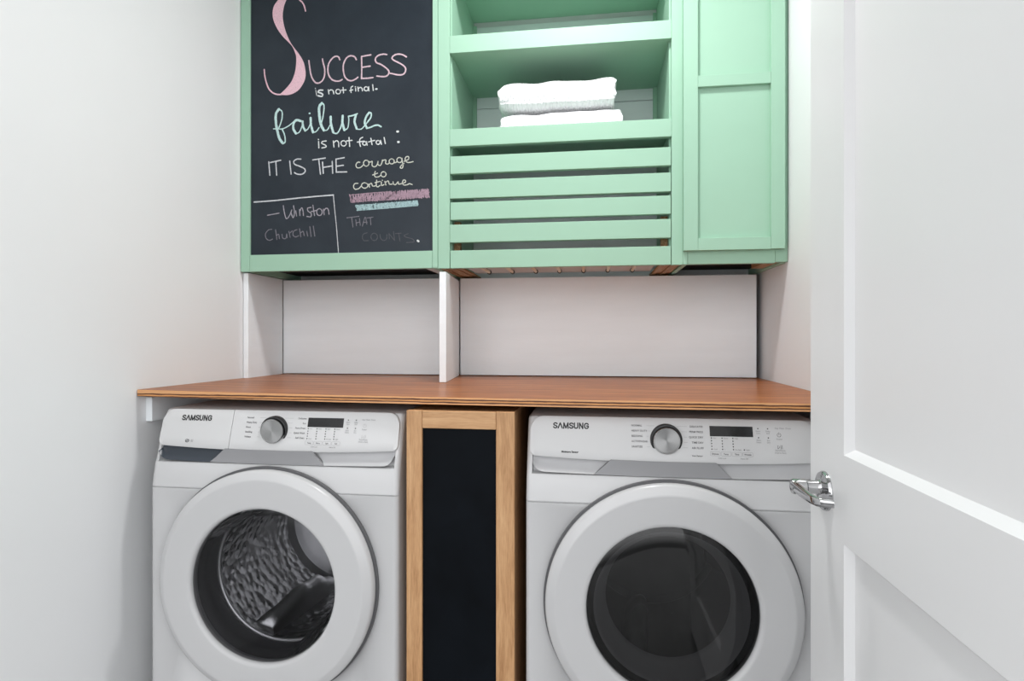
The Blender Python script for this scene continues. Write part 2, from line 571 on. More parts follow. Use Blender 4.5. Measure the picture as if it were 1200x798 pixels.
k = MB(); k.box(-1.2525, -1.2182, CF - 0.002, CF + 0.018, ZB - 0.001, ZH - 0.01); k.build('stile', M['green'], left_cab, bevel=0.001)
k = MB(); k.box(-0.5432, -0.5255, CF - 0.002, CF + 0.018, ZB + 0.002, ZH - 0.01); k.build('stile', M['green'], left_cab, bevel=0.001)
k = MB(); k.hexa([(-1.2176, CF - 0.002, ZB - 0.001), (-0.5440, CF - 0.002, ZB + 0.0015), (-0.5440, CF + 0.018, ZB + 0.0015), (-1.2176, CF + 0.018, ZB - 0.001),
                  (-1.2176, CF - 0.002, 1.4665), (-0.5440, CF - 0.002, 1.4690), (-0.5440, CF + 0.018, 1.4690), (-1.2176, CF + 0.018, 1.4665)])
k.build('bottom_rail', M['green'], left_cab, bevel=0.001)
k = MB(); k.box(-1.2176, -0.5440, CF - 0.002, CF + 0.018, ZH - 0.07, ZH - 0.01); k.build('top_rail', M['green'], left_cab, bevel=0.001)
BX, BY, BZ = -1.218, CF + 0.006, 1.467
k = MB(); k.box(-1.2176, -0.5440, BY, BY + 0.012, 1.467, ZH - 0.0705)
board = k.build('chalkboard', M['chalkboard'], left_cab, bevel=0)

CHALK_S = ([(153.3, 935.0), (125.5, 928.1), (105.9, 910.4), (88.7, 888.8), (83.8, 861.7), (88.7, 836.0), (103.4, 805.1), (123.0, 778.5), (147.5, 753.9), (159.7, 739.3), (169.4, 718.1), (174.3, 699.5), (172.8, 667.6), (167.0, 640.6), (154.8, 613.9), (135.3, 592.2), (110.8, 571.6)],
  [(153.3, 935.0), (145.0, 921.0), (136.7, 908.0), (127.9, 885.8), (123.0, 858.7), (124.5, 833.4), (131.8, 803.0), (142.6, 774.8), (154.8, 751.1), (167.0, 734.2), (184.0, 712.5), (200.9, 684.1), (208.2, 656.3), (209.7, 633.4), (203.4, 611.0), (186.4, 586.9), (167.0, 574.3), (142.6, 568.0), (110.8, 570.7)])
CHALK = {
 'success': [
  (5.7, [(153.3,935),(171.8,925.7),(186.4,904),(197.1,894.1),(204.8,879.8),(209.2,862.1)]),
  (6.0, [(52.2,664.7),(54.2,643),(59.1,621.9),(69,596.1),(83.8,580.5),(98.5,573.7),(115.7,571.3)]),
  (6.6, [(221.5,685.9),(224,667.7),(226.8,647.9),(232,627.9),(240.7,612.6),(251.1,604.4),(263.2,605.7),(273.6,613.9),(280.5,631.4),(280.5,654.3),(275.3,674.2),(272.5,688.1)]),
  (6.6, [(337.2,681.6),(332.1,691.7),(320.1,694.2),(306.3,685.3),(296,669.6),(292.5,650.3),(296,630.5),(306.3,615.2),(320.1,607.8),(335.5,606.9),(345.8,611.1)]),
  (6.6, [(398,677.7),(391.9,687.8),(379.9,692.5),(366.3,689.5),(356,677.1),(349.9,659.7),(350.9,640.1),(356,620.3),(368,608.2),(381.6,605.1),(395.3,609.8),(403.7,615.7)]),
  (6.6, [(451.1,691),(435.9,689.7),(417.3,687.1)]),
  (6.6, [(417.3,687.7),(418,648.8),(417.3,610)]),
  (6.6, [(417.3,610.7),(439.3,610.3),(458.9,611.4)]),
  (6.6, [(419,649.4),(435.9,650.9),(448.8,651.7)]),
  (6.6, [(509.3,688.1),(496.6,690.5),(478.1,686.9),(468,676.3),(471.4,663.2),(486.5,655.8),(504.9,643.3),(516.6,629.7),(513.3,617.1),(499.9,612.1),(473,615.7)]),
  (6.6, [(579.9,675.4),(566.6,683.6),(550,687),(535,683.1),(528.3,674),(536.7,665.4),(556.7,654.5),(573.3,642.2),(577.3,629.1),(570,616.8),(553.3,614.6),(521.7,622.3)]),
 ],
 'isnotfinal': [
  (3.0, [(247.6,579.4),(251.1,559.6)]),
  (3.9, [(245.5,586.4),(246.6,585.4)]),
  (6.6, [(273.6,577.9),(261.5,578.6),(256.3,572.4),(264.9,568.6),(273.6,563.2),(270.1,556.2),(256.3,559.3)]),
  (4.8, [(294.3,578.4),(296.7,563.5)]),
  (4.8, [(295.3,571.8),(302.9,577.2),(311.5,574.1),(314.9,562.5)]),
  (4.8, [(335.3,576.5),(330.2,577.9),(325.3,576.1),(322.7,571.9),(323.2,566.8),(326.8,562.9),(332,561.6),(336.8,563.3),(339.4,567.5),(338.9,572.6),(335.3,576.5)]),
  (4.8, [(349.2,583.3),(350.9,563.7)]),
  (4.8, [(343.4,573.9),(360.5,573.9)]),
  (4.8, [(385,585.4),(378.9,581.5),(378.2,570.2),(378.9,563.7)]),
  (4.8, [(374.1,570.5),(385,573.1)]),
  (4.8, [(395.3,577.3),(395.9,567.6)]),
  (4.8, [(394.2,582.9),(395.3,582.2)]),
  (4.8, [(403.7,581.7),(405.4,567)]),
  (4.8, [(404.4,575.2),(412.2,579.6),(419,575.9),(420.7,567.1)]),
  (4.8, [(438,579.4),(433.5,580.6),(429.3,579),(427,575.3),(427.4,570.9),(430.5,567.5),(435,566.3),(439.2,567.9),(441.5,571.5),(441,575.9),(438,579.4)]),
  (4.8, [(443.4,580),(444.4,565.7)]),
  (4.8, [(457.9,586.6),(460.2,566.1)]),
  (7.8, [(469.7,570.7),(473,570.5)]),
 ],
 'failure': [
  (12.0, [(108.1,519.4),(97.9,506.1),(96.1,480.3),(101.2,445.5),(110.4,414.8),(122.9,397.8)]),
  (6.0, [(108.1,520.7),(119.6,510.2),(120.1,487.7),(113.7,466.4),(107.2,451.6)]),
  (6.0, [(124.3,396),(132.1,403),(129.3,426.8),(119.6,448.9)]),
  (5.1, [(87.3,450.5),(103.5,449.7),(122,448.8),(145,458.4),(167.9,474.5)]),
  (10.8, [(190.8,473.3),(174.8,477.1),(164.3,466.1),(163.3,446.7),(173.4,429.9)]),
  (5.1, [(173.4,428.2),(186.2,434.9),(195.4,453.8),(199,470.8)]),
  (9.6, [(198.1,471.7),(199.9,453.5),(208.1,438.1)]),
  (5.1, [(206.8,436.9),(218.2,444),(227.3,460.7)]),
  (10.8, [(228.2,482.1),(230,456.3),(237.3,431.1)]),
  (5.1, [(237.3,429.4),(250,433.9),(259.9,446.3)]),
  (7.2, [(223.2,498.7),(225.4,498.6)]),
  (12.0, [(270.3,532.1),(260.8,518.9),(261.7,484.7),(268.1,454.4),(278,436)]),
  (6.0, [(270.3,533.8),(278,524.4),(277.1,501),(272.6,475.6),(266.3,456.7)]),
  (5.1, [(277.1,435.2),(290.6,437.1),(300.6,452.8)]),
  (10.8, [(303.3,482.5),(304.6,456.9),(312.2,428.8)]),
  (6.6, [(312.2,425.8),(326.6,423),(337.8,437.3),(345.4,459.1)]),
  (10.8, [(347.7,483.6),(347.2,459),(354.4,433.1)]),
  (5.1, [(354.4,432.3),(366.9,441),(370.5,466.3),(369.1,480)]),
  (6.6, [(369.1,480.8),(384.7,482.5),(401.6,488)]),
  (10.2, [(396.7,484),(391.8,461),(398.9,436.5)]),
  (5.1, [(398.1,434.4),(415.8,433.5),(429.1,445.6),(437.9,455.3)]),
  (6.6, [(437.9,455.3),(451.2,472.7),(452.1,487.5),(444.6,490)]),
  (9.6, [(445,489.5),(434.4,475.7),(429.1,454.9),(437.1,436.3)]),
  (6.9, [(435.7,435.1),(451.2,438.5),(464.4,443.4),(477.6,444),(488.6,438.4)]),
 ],
 'isnotfatal': [
  (5.1, [(258.1,397.2),(259,374.5)]),
  (5.1, [(257.2,404.9),(258.1,404)]),
  (5.1, [(286.1,398),(272.6,396.5),(270.3,390.2),(283.9,383.2),(285.2,376.7),(270.3,374)]),
  (5.1, [(313.1,396.8),(315.4,375.4)]),
  (5.1, [(314.5,390.3),(324.4,397.1),(332,391.7),(333.3,375.4)]),
  (5.1, [(356.2,394.4),(350.2,395.9),(344.7,393.8),(341.6,388.9),(342.3,383.1),(346.3,378.6),(352.3,377.2),(357.8,379.3),(360.9,384.1),(360.2,389.9),(356.2,394.4)]),
  (5.1, [(371.3,406),(373.6,374.9)]),
  (5.1, [(362.4,394.5),(382.5,395.7)]),
  (5.1, [(421.1,404.5),(411.4,398.6),(410.5,383.8),(413.6,373.1)]),
  (5.1, [(401.6,388.5),(426.9,390.7)]),
  (5.1, [(431.5,388.4),(427.5,389.4),(423.8,387.9),(421.7,384.6),(422.1,380.7),(424.9,377.7),(428.9,376.7),(432.6,378.1),(434.7,381.4),(434.3,385.3),(431.5,388.4)]),
  (5.1, [(435.7,389),(437.9,376.2)]),
  (5.1, [(451.2,399.7),(455.6,377.5)]),
  (5.1, [(443.2,387.4),(465.3,391.9)]),
  (5.1, [(481.1,389.8),(476.9,390.9),(472.9,389.4),(470.7,385.8),(471.2,381.7),(474.1,378.5),(478.3,377.4),(482.3,378.9),(484.5,382.4),(484,386.6),(481.1,389.8)]),
  (5.1, [(486.4,390.9),(489.9,376.8)]),
  (5.1, [(499.6,400),(503.9,378.7)]),
  (10.2, [(547.2,418.7),(549.8,418.6)]),
  (9.6, [(549.8,382.5),(552.4,382.4)]),
 ],
 'itisthe': [
  (5.7, [(69.1,333.3),(73.4,285)]),
  (5.7, [(74.8,330.4),(114.8,336.7)]),
  (5.7, [(96.3,332.2),(99.7,284)]),
  (5.7, [(149,332.7),(154.6,285.9)]),
  (5.7, [(191.4,338.1),(175.9,338.2),(164.6,330.7),(168.8,319.9),(187.2,312.5),(205.5,302.5),(206.9,291.8),(194.2,283.8),(178.7,284.9),(167.4,290.7)]),
  (5.7, [(236.4,333),(282.6,337.7)]),
  (5.7, [(258.8,333.4),(265.3,281.6)]),
  (5.7, [(272.8,323.6),(275.6,283.9)]),
  (5.7, [(274.2,305),(309,308.9)]),
  (5.7, [(309,324.7),(310.9,283)]),
  (5.7, [(353.3,336),(322.9,332)]),
  (5.7, [(322.9,332.6),(324.3,285.9)]),
  (5.7, [(323.7,307),(350.5,309.3)]),
  (5.7, [(324.3,286.7),(363,285.8)]),
 ],
 'courage': [
  (4.5, [(411.2,317.6),(402.8,317.9),(396.8,308.6),(401.2,298.8),(414.5,299.9),(424.5,309.1)]),
  (4.5, [(439.5,322.3),(433.4,323.9),(427.8,321.5),(424.7,316),(425.4,309.5),(429.5,304.5),(435.5,302.9),(441.1,305.4),(444.2,310.8),(443.6,317.3),(439.5,322.3)]),
  (4.5, [(442.8,319.4),(449.4,316.6),(456,318.9),(456,304.6),(466,299.4),(474.3,307),(477.6,318)]),
  (4.5, [(477.6,318),(477.6,306.9),(485.8,303.4),(490.8,311.1),(494.1,322.1)]),
  (4.5, [(492.4,320.5),(505.6,321.6),(504.9,310.5),(512.2,307.1),(518.8,311.5)]),
  (4.5, [(531.6,323.4),(526,324.8),(520.8,322.8),(518,318.2),(518.6,312.7),(522.4,308.5),(527.9,307.1),(533.1,309.1),(536,313.7),(535.4,319.2),(531.6,323.4)]),
  (4.5, [(535.2,320.3),(536.8,310.8),(545.7,313.6)]),
  (4.5, [(559.4,327),(553.9,328.3),(548.7,326.3),(545.9,321.7),(546.5,316.3),(550.2,312.1),(555.8,310.7),(560.9,312.7),(563.8,317.3),(563.2,322.8),(559.4,327)]),
  (4.5, [(564,325.4),(565.3,311.2),(567.9,300.1),(564.6,290.8),(558.1,292.6),(561.4,300.4),(571.2,307.8)]),
  (4.5, [(571.2,314.1),(586.8,320.4),(587.5,329.2),(579.3,329.5),(575.4,320.2),(582.6,310.5),(594,310),(603.7,312.2)]),
  (4.5, [(467.6,283.5),(464.3,274.1),(467.6,264.5),(479.2,264.1),(488.5,270)]),
  (4.5, [(457.7,271.2),(475.9,276.9)]),
  (4.5, [(502,279.7),(496.4,281.1),(491.2,279.1),(488.3,274.4),(488.9,269),(492.7,264.7),(498.3,263.4),(503.5,265.4),(506.4,270.1),(505.8,275.5),(502,279.7)]),
  (4.5, [(404.5,243.9),(392.8,243.4),(387.8,234),(392.8,224.3),(406.2,225.4),(416.8,234.6)]),
  (4.5, [(434.6,243.8),(427.6,245.3),(421,243.1),(417.4,238.1),(418.2,232.2),(423,227.7),(430,226.2),(436.6,228.4),(440.2,233.4),(439.4,239.3),(434.6,243.8)]),
  (4.5, [(442.8,240),(446.8,228.8)]),
  (4.5, [(444.4,236.8),(452.7,242.8),(457.7,233.1),(466,232.8),(471.9,237.4)]),
  (4.5, [(472.6,253.2),(470.9,235.8),(475.9,228.7),(484.2,233.8)]),
  (4.5, [(466,243.9),(484.2,248)]),
  (4.5, [(489.1,246.3),(490.8,233.5),(499,236.4)]),
  (4.5, [(492.7,251.8),(493.7,251.2)]),
  (4.5, [(502.3,247.4),(505.6,234.6)]),
  (4.5, [(504,242.6),(513.8,248.5),(518.8,237.3),(528.6,236.9)]),
  (4.5, [(531.9,244.7),(533.5,236.8),(541.7,234.9),(549.9,244.1),(552.2,236.1),(561.4,237.3)]),
  (4.5, [(561.4,237.3),(576,241.5),(576,247.8),(569.5,249.6),(565.3,240.3),(571.2,232.3),(584.2,233.4),(590.7,236.3),(600.5,232.8)]),
 ],
 'pinkband': [
  (3.9, [(372.8,205.8),(376.1,192.8),(378.1,179.9)]),
  (3.9, [(378.1,179.9),(377.7,192.3),(376.5,204.8)]),
  (3.9, [(376.5,204.8),(380.5,191.1),(385.9,177.4)]),
  (3.9, [(385.9,177.4),(387,191.4),(385.3,205.6)]),
  (3.9, [(385.3,205.6),(386.7,192.6),(388.2,179.6)]),
  (3.9, [(388.2,179.6),(388.7,192.9),(386.4,206.3)]),
  (3.9, [(386.4,206.3),(388,191.8),(390.9,177.3)]),
  (3.9, [(390.9,177.3),(394.2,190.5),(395,203.7)]),
  (3.9, [(395,203.7),(398,191.9),(399,180.2)]),
  (3.9, [(399,180.2),(398.2,192.4),(396.6,204.7)]),
  (3.9, [(396.6,204.7),(399.7,191.2),(403.2,177.8)]),
  (3.9, [(403.2,177.8),(402.7,192.3),(404.7,206.8)]),
  (3.9, [(404.7,206.8),(406.7,192.7),(407,178.6)]),
  (3.9, [(407,178.6),(406.6,192.7),(407.1,206.7)]),
  (3.9, [(407.1,206.7),(409.5,193.8),(410.8,181)]),
  (3.9, [(410.8,181),(411.3,192.6),(414.3,204.2)]),
  (3.9, [(414.3,204.2),(413.7,192.3),(415.8,180.3)]),
  (3.9, [(415.8,180.3),(416.1,192.9),(418.8,205.5)]),
  (3.9, [(418.8,205.5),(421.7,191.9),(422.4,178.3)]),
  (3.9, [(422.4,178.3),(420.7,192.4),(421.1,206.3)]),
  (3.9, [(421.1,206.3),(424.5,193.2),(425.3,180.1)]),
  (3.9, [(425.3,180.1),(424,193.6),(423.6,207)]),
  (3.9, [(423.6,207),(427.7,194.3),(431.2,181.6)]),
  (3.9, [(431.2,181.6),(428.9,193.8),(427.6,206)]),
  (3.9, [(427.6,206),(430.5,193),(432.6,180)]),
  (3.9, [(432.6,180),(432.3,193.6),(434.8,207.2)]),
  (3.9, [(434.8,207.2),(437.8,194.2),(441.5,181.3)]),
  (3.9, [(441.5,181.3),(441.7,194.5),(439,207.9)]),
  (3.9, [(439,207.9),(440.4,194.6),(443.8,181.2)]),
  (3.9, [(443.8,181.2),(444.1,193.6),(443.3,206)]),
  (3.9, [(443.3,206),(444.4,193.2),(446.6,180.3)]),
  (3.9, [(446.6,180.3),(448.2,194.4),(451.2,208.5)]),
  (3.9, [(451.2,208.5),(448.8,195.2),(449.6,181.7)]),
  (3.9, [(449.6,181.7),(450.7,194.3),(455,206.8)]),
  (3.9, [(455,206.8),(456.6,194.1),(455.2,181.4)]),
  (3.9, [(455.2,181.4),(456.8,194.5),(456.2,207.7)]),
  (3.9, [(456.2,207.7),(458.4,193.9),(458.6,180.2)]),
  (3.9, [(458.6,180.2),(462.9,193),(465.1,205.8)]),
  (3.9, [(465.1,205.8),(467.7,192.5),(467.3,179.2)]),
  (3.9, [(467.3,179.2),(464.7,194),(464.4,208.7)]),
  (3.9, [(464.4,208.7),(469.1,194.4),(473.2,180)]),
  (3.9, [(473.2,180),(472.3,193.2),(471.4,206.4)]),
  (3.9, [(471.4,206.4),(473.8,193.2),(475.7,180)]),
  (3.9, [(475.7,180),(477,194.7),(475.3,209.4)]),
  (3.9, [(475.3,209.4),(478.1,196.1),(479.2,182.8)]),
  (3.9, [(479.2,182.8),(481.4,194.7),(480.5,206.6)]),
  (3.9, [(480.5,206.6),(480.5,195.1),(483.1,183.4)]),
  (3.9, [(483.1,183.4),(483.6,196.7),(483.1,209.9)]),
  (3.9, [(483.1,209.9),(487.3,196),(490.3,182.1)]),
  (3.9, [(490.3,182.1),(490.5,196.2),(489.1,210.3)]),
  (3.9, [(489.1,210.3),(493,196.1),(496.1,182)]),
  (3.9, [(496.1,182),(495.7,196.3),(493.2,210.7)]),
  (3.9, [(493.2,210.7),(493.5,197),(495.1,183.3)]),
  (3.9, [(495.1,183.3),(499.3,196.8),(500.6,210.4)]),
  (3.9, [(500.6,210.4),(499.8,196.3),(499.6,182.2)]),
  (3.9, [(499.6,182.2),(501.4,194.8),(502.7,207.4)]),
  (3.9, [(502.7,207.4),(504.9,194.8),(504.6,182.1)]),
  (3.9, [(504.6,182.1),(508.1,195.9),(510.4,209.8)]),
  (3.9, [(510.4,209.8),(511.7,196),(514.2,182.3)]),
  (3.9, [(514.2,182.3),(512.1,196.2),(511.8,210)]),
  (3.9, [(511.8,210),(511.9,196.5),(513.1,182.8)]),
  (3.9, [(513.1,182.8),(515.2,195.6),(516.5,208.4)]),
  (3.9, [(516.5,208.4),(521,195.4),(522.4,182.5)]),
  (3.9, [(522.4,182.5),(522.4,196.7),(519.8,211)]),
  (3.9, [(519.8,211),(521.3,197.5),(523.4,183.9)]),
  (3.9, [(523.4,183.9),(524.1,196.4),(525.5,208.8)]),
  (3.9, [(525.5,208.8),(527.5,196.7),(527.3,184.6)]),
  (3.9, [(527.3,184.6),(530.1,197.3),(534.2,210)]),
  (3.9, [(534.2,210),(535.2,196.6),(536.9,183.2)]),
  (3.9, [(536.9,183.2),(536.1,196.6),(538.6,209.9)]),
  (3.9, [(538.6,209.9),(538.4,196),(540.2,182.1)]),
  (3.9, [(540.2,182.1),(540.6,197.2),(540.8,212.3)]),
  (3.9, [(540.8,212.3),(541.7,197),(541.3,181.9)]),
  (3.9, [(541.3,181.9),(544.9,195.5),(547.8,209.2)]),
  (3.9, [(547.8,209.2),(546.7,196),(546.5,182.8)]),
  (3.9, [(546.5,182.8),(550.6,196.6),(551.7,210.5)]),
  (3.9, [(551.7,210.5),(553.2,196.9),(553.9,183.3)]),
  (3.9, [(553.9,183.3),(553.5,197),(555.4,210.5)]),
  (3.9, [(555.4,210.5),(553.9,196.3),(555.2,182)]),
  (3.9, [(555.2,182),(560,197.5),(561.8,213)]),
  (3.9, [(561.8,213),(564.4,197.4),(563.8,181.9)]),
  (3.9, [(563.8,181.9),(565.6,197.6),(564.6,213.3)]),
  (3.9, [(564.6,213.3),(566.6,199.2),(567.9,185.2)]),
  (3.9, [(567.9,185.2),(568.8,198.2),(571,211.1)]),
  (3.9, [(571,211.1),(567.9,198.3),(567.4,185.3)]),
  (3.9, [(567.4,185.3),(569.7,198.5),(573.6,211.7)]),
  (3.9, [(573.6,211.7),(573.9,197.1),(576,182.5)]),
  (3.9, [(576,182.5),(577.2,198.2),(575.7,214.1)]),
  (3.9, [(575.7,214.1),(579.9,200),(581.5,186)]),
  (3.9, [(581.5,186),(583.7,199.8),(584.1,213.7)]),
  (3.9, [(584.1,213.7),(583.5,198.5),(585.3,183.2)]),
  (3.9, [(585.3,183.2),(586.1,197.8),(588.6,212.3)]),
  (3.9, [(588.6,212.3),(588.8,198.9),(590.2,185.6)]),
  (3.9, [(590.2,185.6),(592.5,199.4),(591.9,213.3)]),
  (3.9, [(591.9,213.3),(592.3,198.4),(594.8,183.5)]),
  (3.9, [(594.8,183.5),(596,198.1),(595.3,212.8)]),
  (3.9, [(595.3,212.8),(595.3,199.7),(594.2,186.6)]),
  (3.9, [(594.2,186.6),(597.5,199.8),(600.6,213.1)]),
  (3.9, [(600.6,213.1),(603.6,198.7),(603.6,184.4)]),
  (3.9, [(603.6,184.4),(602.2,199.1),(602.4,213.8)]),
  (3.9, [(602.4,213.8),(605,199.3),(607.5,184.9)]),
  (3.9, [(607.5,184.9),(605.7,198.6),(606.2,212.2)]),
  (3.9, [(606.2,212.2),(607.9,199.5),(612.3,186.6)]),
  (3.9, [(612.3,186.6),(611.6,200.4),(613.9,214)]),
  (3.9, [(613.9,214),(614.6,200),(616.5,185.9)]),
  (3.9, [(616.5,185.9),(615.3,199.9),(616.6,213.9)]),
  (3.9, [(616.6,213.9),(617.9,200.4),(622,186.8)]),
  (3.9, [(622,186.8),(622.8,200.1),(620.4,213.6)]),
  (3.9, [(620.4,213.6),(622.5,199.5),(626,185.4)]),
  (3.9, [(626,185.4),(627.7,199.1),(626.8,212.8)]),
  (3.9, [(626.8,212.8),(629,200),(629.8,187.2)]),
  (3.9, [(629.8,187.2),(632.6,201.3),(633.9,215.4)]),
  (3.9, [(633.9,215.4),(633.2,199.9),(631.5,184.6)]),
  (3.9, [(631.5,184.6),(635.1,198.9),(635.8,213.4)]),
  (3.9, [(635.8,213.4),(636.7,198.9),(635.2,184.6)]),
  (3.9, [(635.2,184.6),(637.7,200.3),(638.8,216)]),
  (3.9, [(638.8,216),(640.4,201.3),(641.6,186.6)]),
  (3.9, [(641.6,186.6),(644.1,200),(645.5,213.3)]),
  (3.9, [(645.5,213.3),(647.1,200.6),(647.3,188)]),
  (3.9, [(647.3,188),(648.1,201.4),(648.6,214.9)]),
  (3.9, [(648.6,214.9),(649.5,200.2),(650.4,185.5)]),
  (3.9, [(650.4,185.5),(651.2,201.2),(654.1,216.8)]),
  (3.9, [(654.1,216.8),(654.9,200.9),(653.5,185.2)]),
  (3.9, [(653.5,185.2),(655.6,199.8),(657.9,214.4)]),
  (3.9, [(657.9,214.4),(658.7,200.2),(662.2,186)]),
  (3.6, [(499.2,209),(500.8,196.1),(500.1,183.3)]),
  (3.6, [(500.1,183.3),(502.7,196.2),(507.9,209)]),
  (3.6, [(507.9,209),(505.3,196.3),(504.7,183.5)]),
  (3.6, [(504.7,183.5),(505.9,198),(509.5,212.4)]),
  (3.6, [(509.5,212.4),(511.5,198.6),(513.7,184.8)]),
  (3.6, [(513.7,184.8),(516.2,198.3),(518.4,211.8)]),
  (3.6, [(518.4,211.8),(514.9,196.9),(511,182)]),
  (3.6, [(511,182),(515.6,196.9),(521.1,211.7)]),
  (3.6, [(521.1,211.7),(520.7,197.6),(518.7,183.5)]),
  (3.6, [(518.7,183.5),(522.5,197.7),(524.1,212)]),
  (3.6, [(524.1,212),(525.4,196.8),(525.1,181.6)]),
  (3.6, [(525.1,181.6),(525,195.5),(527.9,209.3)]),
  (3.6, [(527.9,209.3),(527.9,196.7),(530.1,184)]),
  (3.6, [(530.1,184),(530.7,196.9),(533.1,209.7)]),
  (3.6, [(533.1,209.7),(531.1,197.5),(530.8,185.3)]),
  (3.6, [(530.8,185.3),(533.1,197.4),(535,209.6)]),
  (3.6, [(535,209.6),(532.6,196.6),(532.2,183.5)]),
  (3.6, [(532.2,183.5),(537.2,197.1),(541.4,210.8)]),
  (3.6, [(541.4,210.8),(537.1,197.3),(533.7,183.7)]),
  (3.6, [(533.7,183.7),(536.1,196.9),(539.5,210.1)]),
  (3.6, [(539.5,210.1),(542.1,197.5),(543.4,184.9)]),
  (3.6, [(543.4,184.9),(547.8,197.9),(549.3,210.9)]),
  (3.6, [(549.3,210.9),(545.8,197.1),(544.4,183.2)]),
  (3.6, [(544.4,183.2),(548.3,196.6),(553.2,210)]),
  (3.6, [(553.2,210),(554.8,196.8),(553.3,183.8)]),
  (3.6, [(553.3,183.8),(553.4,197.6),(555.3,211.2)]),
  (3.6, [(555.3,211.2),(553.1,197.1),(554,182.8)]),
  (3.6, [(554,182.8),(554,198.2),(556.1,213.4)]),
  (3.6, [(556.1,213.4),(558.9,199),(559.6,184.8)]),
  (3.6, [(559.6,184.8),(561.5,198.1),(561.8,211.5)]),
  (3.6, [(561.8,211.5),(562,198.8),(559.3,186.2)]),
  (3.6, [(559.3,186.2),(560.3,198.6),(561.4,211.1)]),
  (3.6, [(561.4,211.1),(563.8,197.7),(569.3,184.2)]),
  (3.6, [(569.3,184.2),(566.9,197.3),(565.7,210.4)]),
  (3.6, [(565.7,210.4),(569.8,197.7),(572.5,185.1)]),
  (3.6, [(572.5,185.1),(570.2,198.1),(568.6,211.1)]),
  (3.6, [(568.6,211.1),(570.4,198),(574.5,184.9)]),
  (3.6, [(574.5,184.9),(573.2,198.2),(572.6,211.6)]),
  (3.6, [(572.6,211.6),(572.7,198.7),(573.1,185.7)]),
  (3.6, [(573.1,185.7),(574.9,199.4),(577.7,213)]),
  (3.6, [(577.7,213),(581.1,198.8),(584.8,184.6)]),
  (3.6, [(584.8,184.6),(585.1,198.9),(587.7,213.2)]),
  (3.6, [(587.7,213.2),(584.4,199.3),(584.2,185.4)]),
  (3.6, [(584.2,185.4),(585.3,199.2),(584.5,213.1)]),
  (3.6, [(584.5,213.1),(589.7,198.9),(593.4,184.8)]),
  (3.6, [(593.4,184.8),(594.4,199.1),(596,213.4)]),
  (3.6, [(596,213.4),(594.1,199.2),(594.8,184.9)]),
  (3.6, [(594.8,184.9),(595.9,199),(598.4,213)]),
  (3.6, [(598.4,213),(596.4,200.5),(594,188.1)]),
  (3.6, [(594,188.1),(600.3,199.6),(604,211.2)]),
  (3.6, [(604,211.2),(601.3,198.3),(598.8,185.4)]),
  (3.6, [(598.8,185.4),(602.7,199),(603.5,212.6)]),
  (3.6, [(603.5,212.6),(605.8,199.8),(607.9,187.1)]),
  (3.6, [(607.9,187.1),(607.6,200.6),(609.4,214)]),
  (3.6, [(609.4,214),(609.4,201.2),(608.8,188.4)]),
  (3.6, [(608.8,188.4),(609.7,201.2),(610,214.1)]),
  (3.6, [(610,214.1),(613.5,201),(616.4,188)]),
  (3.6, [(616.4,188),(618.1,201.4),(618.4,214.8)]),
  (3.6, [(618.4,214.8),(618.1,201.5),(620.9,188)]),
  (3.6, [(620.9,188),(618.4,201.3),(616.2,214.6)]),
  (3.6, [(616.2,214.6),(621.3,200.4),(624.4,186.3)]),
  (3.6, [(624.4,186.3),(624.7,199.9),(627.4,213.4)]),
  (3.6, [(627.4,213.4),(622.6,200.7),(620.8,187.9)]),
  (3.6, [(620.8,187.9),(623,199.9),(627.3,211.8)]),
  (3.6, [(627.3,211.8),(625.6,200.1),(625.2,188.4)]),
  (3.6, [(625.2,188.4),(629.7,201.7),(634.7,215.1)]),
  (3.6, [(634.7,215.1),(635,201.6),(636.4,188.1)]),
  (3.6, [(636.4,188.1),(636.7,200.6),(636.1,213.2)]),
  (3.6, [(636.1,213.2),(636.8,201.2),(639.7,189.1)]),
  (3.6, [(639.7,189.1),(640.6,202.1),(642.5,215)]),
  (3.6, [(642.5,215),(642.8,202.2),(641.9,189.4)]),
  (3.6, [(641.9,189.4),(643.9,202.3),(645.7,215.1)]),
  (3.6, [(645.7,215.1),(644.9,202.4),(641.2,189.7)]),
  (3.6, [(641.2,189.7),(644.8,202.2),(645.5,214.8)]),
  (3.6, [(645.5,214.8),(648,201.2),(652.1,187.5)]),
  (3.6, [(652.1,187.5),(650.4,200),(649.8,212.4)]),
  (3.6, [(649.8,212.4),(649.3,200.9),(648.6,189.3)]),
  (3.6, [(648.6,189.3),(654,200.9),(659,212.5)]),
  (3.6, [(659,212.5),(657.6,199.5),(657.2,186.4)]),
  (3.6, [(657.2,186.4),(657.1,199.7),(654.7,213)]),
  (3.6, [(654.7,213),(657,200.4),(661.2,187.7)]),
  (2.7, [(377.3,198.5),(380.4,191.8),(385.7,184.9)]),
  (2.7, [(385.7,184.9),(389.4,191.8),(395.9,198.6)]),
  (2.7, [(395.9,198.6),(396.6,191.9),(394,185.4)]),
  (2.7, [(394,185.4),(392,191.2),(393,196.8)]),
  (2.7, [(393,196.8),(398.5,192.3),(407.3,187.7)]),
  (2.7, [(407.3,187.7),(413.4,192.2),(417,196.9)]),
  (2.7, [(417,196.9),(413.9,191.7),(414.1,186.4)]),
  (2.7, [(414.1,186.4),(416.6,193.4),(417.9,200.4)]),
  (2.7, [(417.9,200.4),(420.7,193),(423,185.7)]),
  (2.7, [(423,185.7),(424.6,192.4),(428,199.2)]),
  (2.7, [(428,199.2),(428.7,193),(431,186.8)]),
  (2.7, [(431,186.8),(442,192.2),(449.9,197.6)]),
  (2.7, [(449.9,197.6),(445.5,192.9),(441.8,188.2)]),
  (2.7, [(441.8,188.2),(443.4,194),(446.7,199.8)]),
